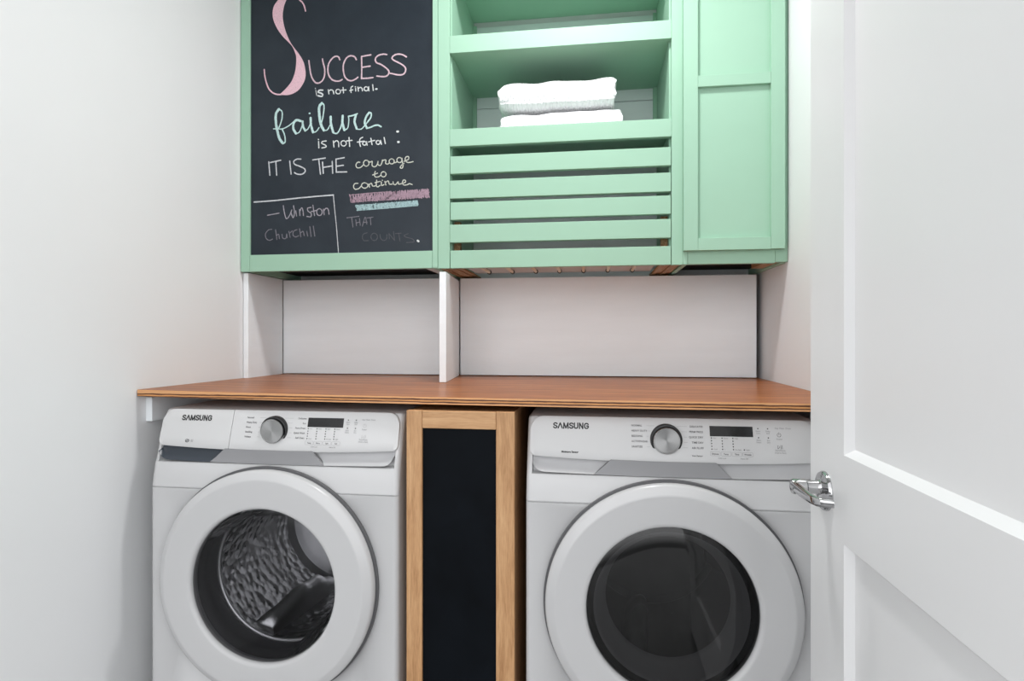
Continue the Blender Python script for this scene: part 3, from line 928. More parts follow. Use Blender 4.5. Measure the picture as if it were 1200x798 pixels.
  (2.7, [(446.7,199.8),(453.6,193.3),(460.9,186.7)]),
  (2.7, [(460.9,186.7),(460.5,193.6),(458.6,200.5)]),
  (2.7, [(458.6,200.5),(458.8,194.8),(460.3,189.1)]),
  (2.7, [(460.3,189.1),(469.6,195.1),(481.7,201)]),
  (2.7, [(481.7,201),(482.9,194),(482.2,187.1)]),
  (2.7, [(482.2,187.1),(485.3,194.5),(491.1,201.8)]),
  (2.7, [(491.1,201.8),(491,194.7),(493.9,187.5)]),
  (2.7, [(493.9,187.5),(497.6,195.2),(504.5,202.8)]),
  (2.7, [(504.5,202.8),(499.5,196.7),(491.4,190.8)]),
  (2.7, [(491.4,190.8),(499.6,196.3),(508.3,201.8)]),
  (2.7, [(508.3,201.8),(506.6,195.8),(503.3,189.8)]),
  (2.7, [(503.3,189.8),(512.5,195.5),(521.2,201.3)]),
  (2.7, [(521.2,201.3),(522.2,195.8),(520.1,190.3)]),
  (2.7, [(520.1,190.3),(525.6,197.1),(532.2,203.8)]),
  (2.7, [(532.2,203.8),(530.4,198.1),(529.6,192.3)]),
  (2.7, [(529.6,192.3),(532.7,197),(534.5,201.8)]),
  (2.7, [(534.5,201.8),(534.9,196.9),(538.7,191.9)]),
  (2.7, [(538.7,191.9),(542.7,197.4),(547.7,202.8)]),
  (2.7, [(547.7,202.8),(547.9,197),(546.3,191.3)]),
  (2.7, [(546.3,191.3),(551.1,196.6),(555.4,201.9)]),
  (2.7, [(555.4,201.9),(556.4,196.5),(557.5,191.2)]),
  (2.7, [(557.5,191.2),(566.6,197.5),(572.9,204)]),
  (2.7, [(572.9,204),(571.3,198.5),(570.2,193)]),
  (2.7, [(570.2,193),(579.2,198.4),(586.7,203.9)]),
  (2.7, [(586.7,203.9),(585,198.8),(584.1,193.7)]),
  (2.7, [(584.1,193.7),(588.4,199.7),(595.4,205.7)]),
  (2.7, [(595.4,205.7),(594.3,199.1),(593.9,192.6)]),
  (2.7, [(593.9,192.6),(598.4,198.6),(604.8,204.5)]),
  (2.7, [(604.8,204.5),(603.7,199.6),(605.7,194.6)]),
  (2.7, [(605.7,194.6),(612.8,199.5),(621.4,204.3)]),
  (2.7, [(621.4,204.3),(618.7,198.2),(618.4,192.1)]),
  (2.7, [(618.4,192.1),(621.4,199.1),(624.7,206.2)]),
  (2.7, [(624.7,206.2),(624.6,200.6),(622.9,195)]),
  (2.7, [(622.9,195),(628.9,200.9),(633.2,206.7)]),
  (2.7, [(633.2,206.7),(633.8,200.7),(632,194.8)]),
  (2.7, [(632,194.8),(637.2,200.9),(643.6,206.9)]),
  (2.7, [(643.6,206.9),(646.8,201.2),(649,195.6)]),
  (2.7, [(649,195.6),(656.9,200.5),(662.3,205.4)]),
  (2.7, [(662.3,205.4),(658.1,199.8),(654.7,194.2)]),
  (3.3, [(373.4,205.8),(378.7,178.5)]),
  (3.6, [(376.1,204.1),(442.8,208.3),(515.5,210.5)]),
  (3.6, [(379.4,178.5),(449.4,182),(528.6,183.3)]),
 ],
 'blueband': [
  (4.5, [(398.5,167.9),(401.5,158.1),(402.8,148.3)]),
  (4.5, [(402.8,148.3),(401.4,156.8),(402.4,165.3)]),
  (4.5, [(402.4,165.3),(404.4,157.7),(405.6,150.2)]),
  (4.5, [(405.6,150.2),(405.3,157.8),(404.9,165.3)]),
  (4.5, [(404.9,165.3),(407.7,157.5),(408.6,149.7)]),
  (4.5, [(408.6,149.7),(407.6,158.7),(409.4,167.7)]),
  (4.5, [(409.4,167.7),(410.9,159.9),(411.3,152.1)]),
  (4.5, [(411.3,152.1),(413.1,159.3),(412.8,166.6)]),
  (4.5, [(412.8,166.6),(413,159.1),(416.2,151.5)]),
  (4.5, [(416.2,151.5),(415.5,159.4),(413.7,167.4)]),
  (4.5, [(413.7,167.4),(416.4,159.3),(420.6,151.2)]),
  (4.5, [(420.6,151.2),(420.2,159.5),(418.2,167.7)]),
  (4.5, [(418.2,167.7),(422.7,160),(424.1,152.3)]),
  (4.5, [(424.1,152.3),(422.2,160.9),(423.6,169.4)]),
  (4.5, [(423.6,169.4),(425,159.7),(427.1,150.1)]),
  (4.5, [(427.1,150.1),(426.3,158.4),(425.6,166.8)]),
  (4.5, [(425.6,166.8),(428.9,159.7),(429,152.7)]),
  (4.5, [(429,152.7),(430.3,160.7),(428.8,168.8)]),
  (4.5, [(428.8,168.8),(430,160.1),(434.3,151.2)]),
  (4.5, [(434.3,151.2),(432.7,158.7),(433.6,166.2)]),
  (4.5, [(433.6,166.2),(435.6,158.4),(438.1,150.5)]),
  (4.5, [(438.1,150.5),(439.3,158.5),(438.5,166.5)]),
  (4.5, [(438.5,166.5),(441,159.4),(441.5,152.4)]),
  (4.5, [(441.5,152.4),(441.1,159.9),(440.2,167.4)]),
  (4.5, [(440.2,167.4),(444.2,158.9),(445.3,150.5)]),
  (4.5, [(445.3,150.5),(446.1,159.1),(444.8,167.8)]),
  (4.5, [(444.8,167.8),(447,159.8),(446.7,151.8)]),
  (4.5, [(446.7,151.8),(446.9,160),(446.2,168.1)]),
  (4.5, [(446.2,168.1),(447.3,161.2),(450,154.3)]),
  (4.5, [(450,154.3),(452.2,160.8),(452.8,167.3)]),
  (4.5, [(452.8,167.3),(454.2,160.8),(454.1,154.4)]),
  (4.5, [(454.1,154.4),(456.4,161.1),(455.9,167.9)]),
  (4.5, [(455.9,167.9),(455.4,159.8),(457,151.7)]),
  (4.5, [(457,151.7),(456.7,160.3),(459.6,168.8)]),
  (4.5, [(459.6,168.8),(459.8,161.8),(461.1,154.7)]),
  (4.5, [(461.1,154.7),(459.8,162.2),(460.1,169.5)]),
  (4.5, [(460.1,169.5),(462.9,161.1),(466.4,152.7)]),
  (4.5, [(466.4,152.7),(463.9,160.5),(464.3,168.3)]),
  (4.5, [(464.3,168.3),(466.2,160.7),(467.4,153)]),
  (4.5, [(467.4,153),(467.3,162.3),(467.7,171.5)]),
  (4.5, [(467.7,171.5),(468.8,162),(471.4,152.5)]),
  (4.5, [(471.4,152.5),(470.1,162.1),(471.5,171.6)]),
  (4.5, [(471.5,171.6),(474.1,163),(476.1,154.4)]),
  (4.5, [(476.1,154.4),(475,162),(476.5,169.6)]),
  (4.5, [(476.5,169.6),(479.7,160.9),(480.6,152.4)]),
  (4.5, [(480.6,152.4),(479.1,161),(479.1,169.5)]),
  (4.5, [(479.1,169.5),(481.8,162.3),(481.8,155.1)]),
  (4.5, [(481.8,155.1),(480.5,162),(481.7,168.9)]),
  (4.5, [(481.7,168.9),(483.6,161.2),(486.2,153.6)]),
  (4.5, [(486.2,153.6),(488.2,162.1),(488.4,170.7)]),
  (4.5, [(488.4,170.7),(488.9,163.1),(489.3,155.5)]),
  (4.5, [(489.3,155.5),(489.7,163.2),(490.5,170.9)]),
  (4.5, [(490.5,170.9),(492.6,162.1),(492.3,153.4)]),
  (4.5, [(492.3,153.4),(492.4,161.4),(494.6,169.2)]),
  (4.5, [(494.6,169.2),(497.9,161.6),(498.9,154)]),
  (4.5, [(498.9,154),(499,162),(499,170)]),
  (4.5, [(499,170),(499.2,162),(500.8,153.9)]),
  (4.5, [(500.8,153.9),(501.3,163.2),(502.9,172.4)]),
  (4.5, [(502.9,172.4),(502.3,164.5),(503.2,156.6)]),
  (4.5, [(503.2,156.6),(504.4,163.1),(504.7,169.7)]),
  (4.5, [(504.7,169.7),(506.3,161.9),(508.3,154.1)]),
  (4.5, [(508.3,154.1),(508.1,162.6),(507.9,171)]),
  (4.5, [(507.9,171),(509.8,163.1),(510.7,155.2)]),
  (4.5, [(510.7,155.2),(512.1,164.2),(511.1,173.3)]),
  (4.5, [(511.1,173.3),(513.6,164.4),(514.8,155.6)]),
  (4.5, [(514.8,155.6),(515.3,164),(517,172.3)]),
  (4.5, [(517,172.3),(519.3,163.5),(520.4,154.8)]),
  (4.5, [(520.4,154.8),(519.7,162.7),(517.8,170.7)]),
  (4.5, [(517.8,170.7),(522.2,162.5),(524,154.4)]),
  (4.5, [(524,154.4),(523.4,163.4),(523.4,172.3)]),
  (4.5, [(523.4,172.3),(524.8,164),(526,155.8)]),
  (4.5, [(526,155.8),(527.2,164.5),(526.7,173.2)]),
  (4.5, [(526.7,173.2),(528.2,164.8),(530.9,156.4)]),
  (4.5, [(530.9,156.4),(528.9,164.7),(528.1,173)]),
  (4.5, [(528.1,173),(530.1,165),(531.2,157)]),
  (4.5, [(531.2,157),(531.1,164.6),(531.8,172.3)]),
  (4.5, [(531.8,172.3),(534.8,164),(535.6,155.8)]),
  (4.5, [(535.6,155.8),(536.3,164.7),(538,173.6)]),
  (4.5, [(538,173.6),(538.7,165.3),(541.2,156.8)]),
  (4.5, [(541.2,156.8),(540.7,163.9),(539.6,171.1)]),
  (4.5, [(539.6,171.1),(540.9,164.4),(541.5,157.8)]),
  (4.5, [(541.5,157.8),(544.6,165.9),(544.4,174)]),
  (4.5, [(544.4,174),(547.1,165),(547,156.1)]),
  (4.5, [(547,156.1),(546.7,164.1),(547,172.2)]),
  (4.5, [(547,172.2),(548,164.1),(549.3,156)]),
  (4.5, [(549.3,156),(551.6,165.1),(553,174.3)]),
  (4.5, [(553,174.3),(554,166.4),(555.1,158.5)]),
  (4.5, [(555.1,158.5),(554.3,166.4),(552.9,174.4)]),
  (4.5, [(552.9,174.4),(555.3,166.3),(558.5,158.2)]),
  (4.5, [(558.5,158.2),(559.6,166.5),(558.4,174.8)]),
  (4.5, [(558.4,174.8),(560.4,166.8),(559.8,158.8)]),
  (4.5, [(559.8,158.8),(561.8,165.6),(561.8,172.3)]),
  (4.5, [(561.8,172.3),(563.9,165.7),(564.4,159.1)]),
  (4.5, [(564.4,159.1),(566.9,166),(567,172.9)]),
  (4.5, [(567,172.9),(567.2,165.2),(569.1,157.5)]),
  (4.5, [(569.1,157.5),(570.4,166.1),(568.8,174.8)]),
  (4.5, [(568.8,174.8),(568.5,166.6),(570.1,158.3)]),
  (4.5, [(570.1,158.3),(570.4,165.4),(573.4,172.4)]),
  (4.5, [(573.4,172.4),(575.1,165.7),(576.8,159)]),
  (4.5, [(576.8,159),(575.2,165.7),(575.9,172.4)]),
  (4.5, [(575.9,172.4),(575.7,166.1),(577,159.7)]),
  (4.5, [(577,159.7),(578.7,166.8),(579.7,173.9)]),
  (4.5, [(579.7,173.9),(580,167.3),(582.6,160.7)]),
  (4.5, [(582.6,160.7),(582.5,168.2),(583.1,175.7)]),
  (4.5, [(583.1,175.7),(583.7,168.3),(585.2,160.8)]),
  (4.5, [(585.2,160.8),(587,167.4),(585.9,174.1)]),
  (4.5, [(585.9,174.1),(585.9,167.6),(588.7,161)]),
  (4.5, [(588.7,161),(589.4,167.6),(590,174.1)]),
  (4.5, [(590,174.1),(590.8,167.5),(591.9,160.9)]),
  (4.5, [(591.9,160.9),(591.5,167.6),(593.4,174.2)]),
  (4.5, [(593.4,174.2),(593.4,166.9),(594.3,159.6)]),
  (4.5, [(594.3,159.6),(594.4,166.6),(595.4,173.6)]),
  (4.5, [(595.4,173.6),(596.5,166.4),(598.4,159.2)]),
  (4.5, [(598.4,159.2),(598.8,167.2),(598.9,175.3)]),
  (4.5, [(598.9,175.3),(600.7,167.4),(602.2,159.5)]),
  (4.5, [(602.2,159.5),(603.6,168.1),(605.3,176.7)]),
  (4.5, [(605.3,176.7),(604.9,168.3),(604.9,159.9)]),
  (4.5, [(604.9,159.9),(606.5,167.9),(607.4,176)]),
  (4.5, [(607.4,176),(608.4,168.7),(609.5,161.4)]),
  (4.5, [(609.5,161.4),(609.3,168.8),(611.6,176.1)]),
  (4.5, [(611.6,176.1),(612.4,168.6),(612.2,161.2)]),
  (4.5, [(612.2,161.2),(614.1,168),(616.7,174.7)]),
  (4.5, [(616.7,174.7),(618.5,167.2),(617.9,159.6)]),
  (4.5, [(617.9,159.6),(616.8,168.1),(618.1,176.5)]),
  (4.5, [(618.1,176.5),(620.1,169.7),(621.7,162.9)]),
  (3.6, [(394.9,164.8),(399.4,158.2),(406.8,151.6)]),
  (3.6, [(406.8,151.6),(406.4,157.7),(406.3,163.8)]),
  (3.6, [(406.3,163.8),(406.3,157.3),(405.5,150.9)]),
  (3.6, [(405.5,150.9),(409.6,158.1),(411.8,165.2)]),
  (3.6, [(411.8,165.2),(411.6,160.1),(411.4,155)]),
  (3.6, [(411.4,155),(414.6,160.5),(415.2,166)]),
  (3.6, [(415.2,166),(417.1,159.2),(420.4,152.4)]),
  (3.6, [(420.4,152.4),(421,159.1),(422.5,165.8)]),
  (3.6, [(422.5,165.8),(429,159.4),(437.4,152.9)]),
  (3.6, [(437.4,152.9),(438.3,159.1),(441.2,165.1)]),
  (3.6, [(441.2,165.1),(442.6,160.5),(444.1,155.8)]),
  (3.6, [(444.1,155.8),(444.1,161.7),(442.6,167.6)]),
  (3.6, [(442.6,167.6),(442.9,160.7),(445.3,153.8)]),
  (3.6, [(445.3,153.8),(449.2,161),(453.2,168.1)]),
  (3.6, [(453.2,168.1),(450.8,162.5),(448.7,156.8)]),
  (3.6, [(448.7,156.8),(456.4,161.4),(460.8,166.1)]),
  (3.6, [(460.8,166.1),(457.8,161.5),(454.9,156.9)]),
  (3.6, [(454.9,156.9),(458.2,161.4),(459.4,166)]),
  (3.6, [(459.4,166),(459.8,160.8),(461.9,155.6)]),
  (3.6, [(461.9,155.6),(471,162.3),(477.5,169)]),
  (3.6, [(477.5,169),(476.3,162.9),(478.1,156.7)]),
  (3.6, [(478.1,156.7),(478.7,162.5),(481.5,168.3)]),
  (3.6, [(481.5,168.3),(480,161.7),(477.7,155.2)]),
  (3.6, [(477.7,155.2),(482.3,160.9),(486.8,166.7)]),
  (3.6, [(486.8,166.7),(489.2,160.9),(491.4,155.1)]),
  (3.6, [(491.4,155.1),(494.3,162.7),(496.4,170.4)]),
  (3.6, [(496.4,170.4),(492.8,163),(490.1,155.6)]),
  (3.6, [(490.1,155.6),(497.6,161.7),(503.9,167.9)]),
  (3.6, [(503.9,167.9),(506.4,163),(509.5,158)]),
  (3.6, [(509.5,158),(511,163.4),(511.9,168.7)]),
  (3.6, [(511.9,168.7),(509.4,163.4),(505.5,158.1)]),
  (3.6, [(505.5,158.1),(513.3,163.7),(522.5,169.2)]),
  (3.6, [(522.5,169.2),(523.7,164.5),(523.3,159.9)]),
  (3.6, [(523.3,159.9),(523.9,164.9),(522.4,169.9)]),
  (3.6, [(522.4,169.9),(526.4,163.6),(527.2,157.5)]),
  (3.6, [(527.2,157.5),(527.5,163.7),(530.8,169.9)]),
  (3.6, [(530.8,169.9),(532.1,164.2),(533.9,158.5)]),
  (3.6, [(533.9,158.5),(535.5,164.7),(539.4,170.8)]),
  (3.6, [(539.4,170.8),(537.5,164.6),(537.7,158.3)]),
  (3.6, [(537.7,158.3),(540.5,164.1),(543.5,170)]),
  (3.6, [(543.5,170),(545,164.1),(544.8,158.2)]),
  (3.6, [(544.8,158.2),(545.5,164.8),(548.8,171.4)]),
  (3.6, [(548.8,171.4),(552,165.1),(553.4,158.9)]),
  (3.6, [(553.4,158.9),(559.6,165.5),(563.5,172.1)]),
  (3.6, [(563.5,172.1),(562.7,165.9),(558.8,159.9)]),
  (3.6, [(558.8,159.9),(563.6,166.3),(566.7,172.8)]),
  (3.6, [(566.7,172.8),(564.5,166.6),(564.2,160.4)]),
  (3.6, [(564.2,160.4),(571.3,165.5),(577.1,170.6)]),
  (3.6, [(577.1,170.6),(574.2,166.1),(570.8,161.7)]),
  (3.6, [(570.8,161.7),(573.1,166.9),(576.9,172)]),
  (3.6, [(576.9,172),(579.5,167.4),(580.2,162.9)]),
  (3.6, [(580.2,162.9),(584.6,168.3),(590.2,173.6)]),
  (3.6, [(590.2,173.6),(593.9,168.4),(595.5,163.3)]),
  (3.6, [(595.5,163.3),(595.6,167.5),(593.2,171.8)]),
  (3.6, [(593.2,171.8),(593.8,167.6),(595.1,163.4)]),
  (3.6, [(595.1,163.4),(600.3,168),(607.9,172.5)]),
  (3.6, [(607.9,172.5),(610,166.9),(610.1,161.4)]),
  (3.6, [(610.1,161.4),(612.8,168),(617.7,174.5)]),
  (3.6, [(617.7,174.5),(613.2,169.1),(611.3,163.5)]),
  (3.6, [(611.3,163.5),(614.5,167.8),(615.3,172.2)]),
  (3.6, [(615.3,172.2),(616,167.2),(618.4,162.1)]),
  (4.8, [(396.1,167.1),(475.9,169.1),(618.3,176)]),
  (4.8, [(400.2,149.8),(475.9,152.6),(620.6,160.2)]),
 ],
 'line': [
  (5.7, [(12.3,190.8),(92.1,193.8),(189.8,200.4),(313.3,206.4)]),
  (3.6, [(313.3,206.4),(318.1,156.4),(324.5,95.9),(332.4,0.8)]),
 ],
 'winston': [
  (4.5, [(64.2,142),(108.5,148.3)]),
  (4.5, [(124.8,174.4),(128.1,153),(136.2,128.3),(147.6,137.1),(157.4,158.2)]),
  (4.5, [(153.5,149.2),(162.2,130.6),(167.1,148.8),(163.9,173.2)]),
  (4.5, [(172,154.7),(175.2,136.3)]),
  (4.5, [(186.6,158.9),(188.2,137.5)]),
  (4.5, [(187.2,152.7),(194.6,164.7),(199.5,153.9),(201.1,137.1)]),
  (4.5, [(230.1,165.1),(217.2,162.5),(218.9,151.8),(230.1,143.9),(228.5,131.8),(214,133.7)]),
  (4.5, [(236.6,172.5),(243,135.9)]),
  (4.5, [(230.1,150),(251,153.9)]),
  (4.5, [(266.4,157.9),(260.2,159.6),(254.4,156.7),(251.2,150.3),(251.9,142.9),(256.2,137.2),(262.4,135.5),(268.1,138.3),(271.3,144.7),(270.6,152.2),(266.4,157.9)]),
  (4.5, [(276.6,157.7),(279.2,137.9)]),
  (4.5, [(277.6,151.6),(286.2,160.4),(294.2,155.6),(297.4,138.9)]),
 ],
 'churchill': [
  (4.2, [(80.6,91.5),(67.5,88.8),(56.6,75.2),(59.2,59.8),(70.8,51.9),(83.9,56.2)]),
  (4.2, [(95.4,89.6),(100.3,54.3)]),
  (4.2, [(98.6,68.1),(106.8,72.5),(110.1,57.1)]),
  (4.2, [(119.9,72.2),(123.2,58.4),(134.6,58.1),(137.8,73.3)]),
  (4.2, [(137.8,73.3),(139.5,59.5)]),
  (4.2, [(146,82.2),(150.9,60.8)]),
  (4.2, [(149.2,76.1),(159,83.4)]),
  (4.2, [(176.8,87.6),(163.9,81.8),(162.2,68.1),(172,61.8),(183.3,66.1)]),
  (4.2, [(186.6,90.4),(191.4,61.3)]),
  (4.2, [(189.8,75.1),(199.5,80.9),(204.3,65.6)]),
  (4.2, [(214,80.6),(217.2,63.8)]),
  (4.2, [(225.3,97),(230.1,62)]),
  (4.2, [(238.2,98.2),(244,63.1)]),
 ],
 'that': [
  (3.6, [(363,124.3),(408.2,128.7)]),
  (3.6, [(381.1,124.6),(385.6,91.5)]),
  (3.6, [(396.2,117),(398.6,95.4)]),
  (3.6, [(397.7,105.5),(411.2,108.6)]),
  (3.6, [(409.7,120.9),(412.7,96.5)]),
  (3.6, [(420.2,93.4),(430.7,124.7),(436.7,100.2)]),
  (3.6, [(423.2,106.3),(438.2,107.3)]),
  (3.6, [(436.7,121.6),(459.1,123.9)]),
  (3.6, [(449.5,121.3),(451.6,96.9)]),
 ],
 'counts': [
  (3.6, [(438.2,70.1),(424.7,66.1),(420.2,54.8),(426.2,43.2),(442.7,42.8)]),
  (3.6, [(469.5,66.2),(462.3,68),(455.6,64.9),(451.9,58.1),(452.7,50.2),(457.6,44.2),(464.8,42.4),(471.5,45.5),(475.2,52.3),(474.4,60.2),(469.5,66.2)]),
  (3.6, [(484.4,63.3),(487.4,48.9),(497.8,41.6),(508.1,47),(509.6,62.7)]),
  (3.6, [(518.5,46.8),(517,65.3)]),
  (3.6, [(517,65.3),(537.7,40.7)]),
  (3.6, [(537.7,40.7),(533.3,72)]),
  (3.6, [(540.7,64.8),(561.3,65.7)]),
  (3.6, [(552.5,64.5),(556.9,38.8)]),
  (3.6, [(586.2,63.6),(571.6,56.9),(580.4,51),(600.9,44.9),(606.7,34.9),(580.4,32.6)]),
 ],
 'period': [
  (8.4, [(619.9,38.8),(623.4,35.9)]),
 ],
}

def smooth_line(p, n=6):
    if len(p) < 3:
        return [Vector(q) for q in p]
    q = [Vector(a) for a in p]
    q = [q[0] * 2 - q[1]] + q + [q[-1] * 2 - q[-2]]
    out = []
    for i in range(1, len(q) - 2):
        for j in range(n):
            t = j / n
            a, b, c, d = q[i - 1:i + 3]
            out.append(0.5 * ((2 * b) + (c - a) * t + (2 * a - 5 * b + 4 * c - d) * t * t + (3 * b - a - 3 * c + d) * t ** 3))
    out.append(q[-2])
    return out
rnd = random.Random(7)
def ribbon(k, pts, w, place, rough=0.12):
    """a flat stroke with round ends; place(u, v) puts it on its surface"""
    pts = [p for i, p in enumerate(pts) if i == 0 or (p - pts[i - 1]).length > 1e-6]
    n = len(pts)
    L = []; Rr = []
    for i, p in enumerate(pts):
        t = (pts[min(i + 1, n - 1)] - pts[max(i - 1, 0)]).normalized()
        nn = Vector((-t.y, t.x))
        L.append(p + nn * w * 0.5 * (1 + rnd.uniform(-rough, rough)))
        Rr.append(p - nn * w * 0.5 * (1 + rnd.uniform(-rough, rough)))
    def arc(c, d):
        a0 = math.atan2(d.y, d.x)
        return [c + Vector((math.cos(a0 + a), math.sin(a0 + a))) * w * 0.5 for a in (R(55), R(20), R(-20), R(-55))]
    ts = (pts[0] - pts[1]).normalized(); te = (pts[-1] - pts[-2]).normalized()
    lv = [k.v(place(*q)) for q in L]; rv = [k.v(place(*q)) for q in Rr]
    for i in range(n - 1):
        k.face([rv[i], rv[i + 1], lv[i + 1], lv[i]])
    k.face([lv[0]] + [k.v(place(*q)) for q in reversed(arc(pts[0], ts))] + [rv[0]])
    k.face([rv[-1]] + [k.v(place(*q)) for q in reversed(arc(pts[-1], te))] + [lv[-1]])

WORDS = [('success', 'chalk_rose', 'pink chalk word in large capitals'), ('isnotfinal', 'chalk_white', None), ('failure', 'chalk_mint', 'mint chalk script word'),
         ('isnotfatal', 'chalk_white', None), ('itisthe', 'chalk_grey', None), ('courage', 'chalk_cream', None), ('pinkband', 'chalk_band_pink', 'mauve chalk hatching'),
         ('blueband', 'chalk_band_blue', 'aqua chalk hatching'), ('line', 'chalk_grey', None), ('winston', 'chalk_dull', None), ('churchill', 'chalk_faint', None),
         ('that', 'chalk_faint', None), ('counts', 'chalk_ghost', None), ('period', 'chalk_white', None)]
for wi, (key, mk, lab) in enumerate(WORDS):
    k = MB()
    lift = 0.0007
    for si, (w, p) in enumerate(CHALK[key][2:] if key == 'success' else CHALK[key]):
        dd = lift + 0.00002 * (si % 12)
        ribbon(k, [v * 0.001 for v in smooth_line(p)], w * 0.00078, lambda u, v, dd=dd: (BX + u, BY - dd, BZ + v))
    nm = 'chalk_hatching' if 'band' in key else 'chalk_line' if key == 'line' else 'chalk_lettering'
    for o in build_marks(k, 1.0 if 'band' in key or key in ('success', 'failure', 'line', 'counts', 'that', 'churchill', 'winston', 'courage') else 0.0125, nm, M[mk], board, smooth=0, fix=False):
        if lab: o['label'] = lab
k = MB()
a = smooth_line(CHALK_S[0], 4); b = smooth_line(CHALK_S[1], 4)
def resample(p, n):
    d = [0]
    for q, r in zip(p, p[1:]): d.append(d[-1] + (r - q).length)
    out = []
    j = 0
    for i in range(n):
        t = d[-1] * i / (n - 1)
        while j < len(p) - 2 and d[j + 1] < t: j += 1
        f = (t - d[j]) / max(d[j + 1] - d[j], 1e-9)
        out.append(p[j].lerp(p[j + 1], min(f, 1)))
    return out
a = resample(a, 60); b = resample(b, 60)
va = [k.v((BX + q.x * 0.001, BY - 0.0011, BZ + q.y * 0.001)) for q in a]
vb = [k.v((BX + q.x * 0.001, BY - 0.0011, BZ + q.y * 0.001)) for q in b]
for i in range(59):
    k.face([va[i], va[i + 1], vb[i + 1], vb[i]])
for w, p in CHALK['success'][:2]:
    ribbon(k, [v * 0.001 for v in smooth_line(p)], w * 0.00085, lambda u, v: (BX + u, BY - 0.0012, BZ + v))
tag(k.build('chalk_lettering', M['chalk_pink'], board, smooth=0, fix=False), 'large pink chalk initial S')

# --- middle cabinet: open shelves over a slatted hamper
MX0, MX1 = -0.5243, 0.2887           # outer
IX0, IX1 = -0.4832, 0.2540           # opening
mid = thing('open_shelf_cabinet', (-0.118, CF + 0.19, ZB), 'mint green open shelf cabinet with a slatted hamper front below its shelves', 'cabinet')
k = MB()
k.box(MX0, IX0, CF, CF + 0.02, ZB, ZH); k.build('stile', M['green'], mid, bevel=0.001)
k = MB()
k.box(IX1, MX1, CF, CF + 0.02, ZB - 0.001, ZH); k.build('stile', M['green'], mid, bevel=0.001)
for x0, x1 in ((MX0 + 0.003, IX0 + 0.003), (IX1 - 0.006, MX1 - 0.003)):
    k = MB(); k.box(x0, x1, CF + 0.0205, YB, ZB + 0.008, ZH)
    k.build('side_panel', M['green'], mid, bevel=0.001)
for x0, x1 in ((IX0 + 0.003, IX0 + 0.018), (IX1 - 0.021, IX1 - 0.006)):   # corner battens
    for z0, z1 in ((1.867, 2.142), (2.164, 2.43)):
        k = MB(); k.box(x0, x1, YB - 0.030, YB - 0.016, z0, z1)
        k.build('corner_batten', M['green'], mid, bevel=0.001)
k = MB()
for z0, z1 in ((2.10, 2.1452), (2.149, 2.2935), (2.2975, 2.43), (1.65, 1.7985), (1.8025, 1.9435), (1.9475, 2.0965), (1.5, 1.646)):
    k.box(IX0 + 0.003, IX1 - 0.006, YB - 0.015, YB - 0.002, z0, z1)
k.box(IX0 + 0.003, IX1 - 0.006, YB - 0.006, YB - 0.001, 1.45, 2.43)
k.build('back_planks', M['board'], mid, bevel=0.001)
def shelf(z0, z1, zt, name='shelf'):
    s = MB(); s.box(IX0 + 0.003, IX1 - 0.006, CF + 0.0205, YB - 0.015, zt - 0.02, zt)
    o = s.build(name, M['green'], mid, bevel=0.001)
    q = MB(); q.box(IX0 + 0.0004, IX1 - 0.0004, CF - 0.001, CF + 0.02, z0, z1)
    q.build(name + '_lip', M['green'], o, bevel=0.001)
shelf(2.1415, 2.2010, 2.163)
shelf(1.8235, 1.8815, 1.8665)
shelf(2.41, 2.469, 2.469, 'top_shelf')
SL = [(1.7290, 1.7885, -0.003), (1.6450, 1.7065, -0.001), (1.5730, 1.6330, 0.002), (1.4950, 1.5560, -0.001), (1.4075, 1.4680, 0.0)]
for i, (z0, z1, dy) in enumerate(SL):
    k = MB(); e = 0.0015 * ((i % 2) * 2 - 1)
    k.box(IX0 + 0.002 - max(e, 0), IX1 - 0.002, CF + dy, CF + dy + 0.019, z0, z1)
    k.build('slat', M['green'], mid, bevel=0.0015)
for x0 in (IX0 + 0.0035, IX1 - 0.0285):
    k = MB(); k.box(x0, x0 + 0.022, CF + 0.05, CF + 0.07, ZB + 0.02, 1.575); k.build('slat_batten', M['ply'], mid, bevel=0.001)
k = MB(); k.box(IX0 + 0.04, IX1 - 0.043, CF + 0.024, YB - 0.13, ZB + 0.010, ZB + 0.018); k.build('hamper_base', M['grey_board'], mid)
for i in range(7):
    x = IX0 + 0.105 + 0.0865 * i
    k = MB()
    k.tube([(x, CF + 0.03, ZB + 0.004), (x, CF + 0.175, ZB + 0.004)], 0.0055, 12)
    d = k.build('dowel', M['dowel'], mid)
    k = MB()
    k.tube([(x, CF + 0.1755, ZB + 0.004), (x, CF + 0.19, ZB + 0.004)], 0.008, 12)
    tag(k.build('dowel_cap', M['black'], d), 'dark end cap')
for x0, x1, s in ((MX0 + 0.004, IX0 + 0.036, 1), (IX1 - 0.036, MX1 - 0.004, -1)):      # bare plywood edges seen from below
    k = MB()
    w = (x1 - x0) / 4
    for j in range(4):
        k.box(x0 + j * w + 0.0012, x0 + (j + 1) * w - 0.0012, CF + 0.021, YB - 0.02, ZB - 0.0005 + 0.002 * (j % 2), ZB + 0.0075)
    k.build('bottom_edge', M['ply'], mid)

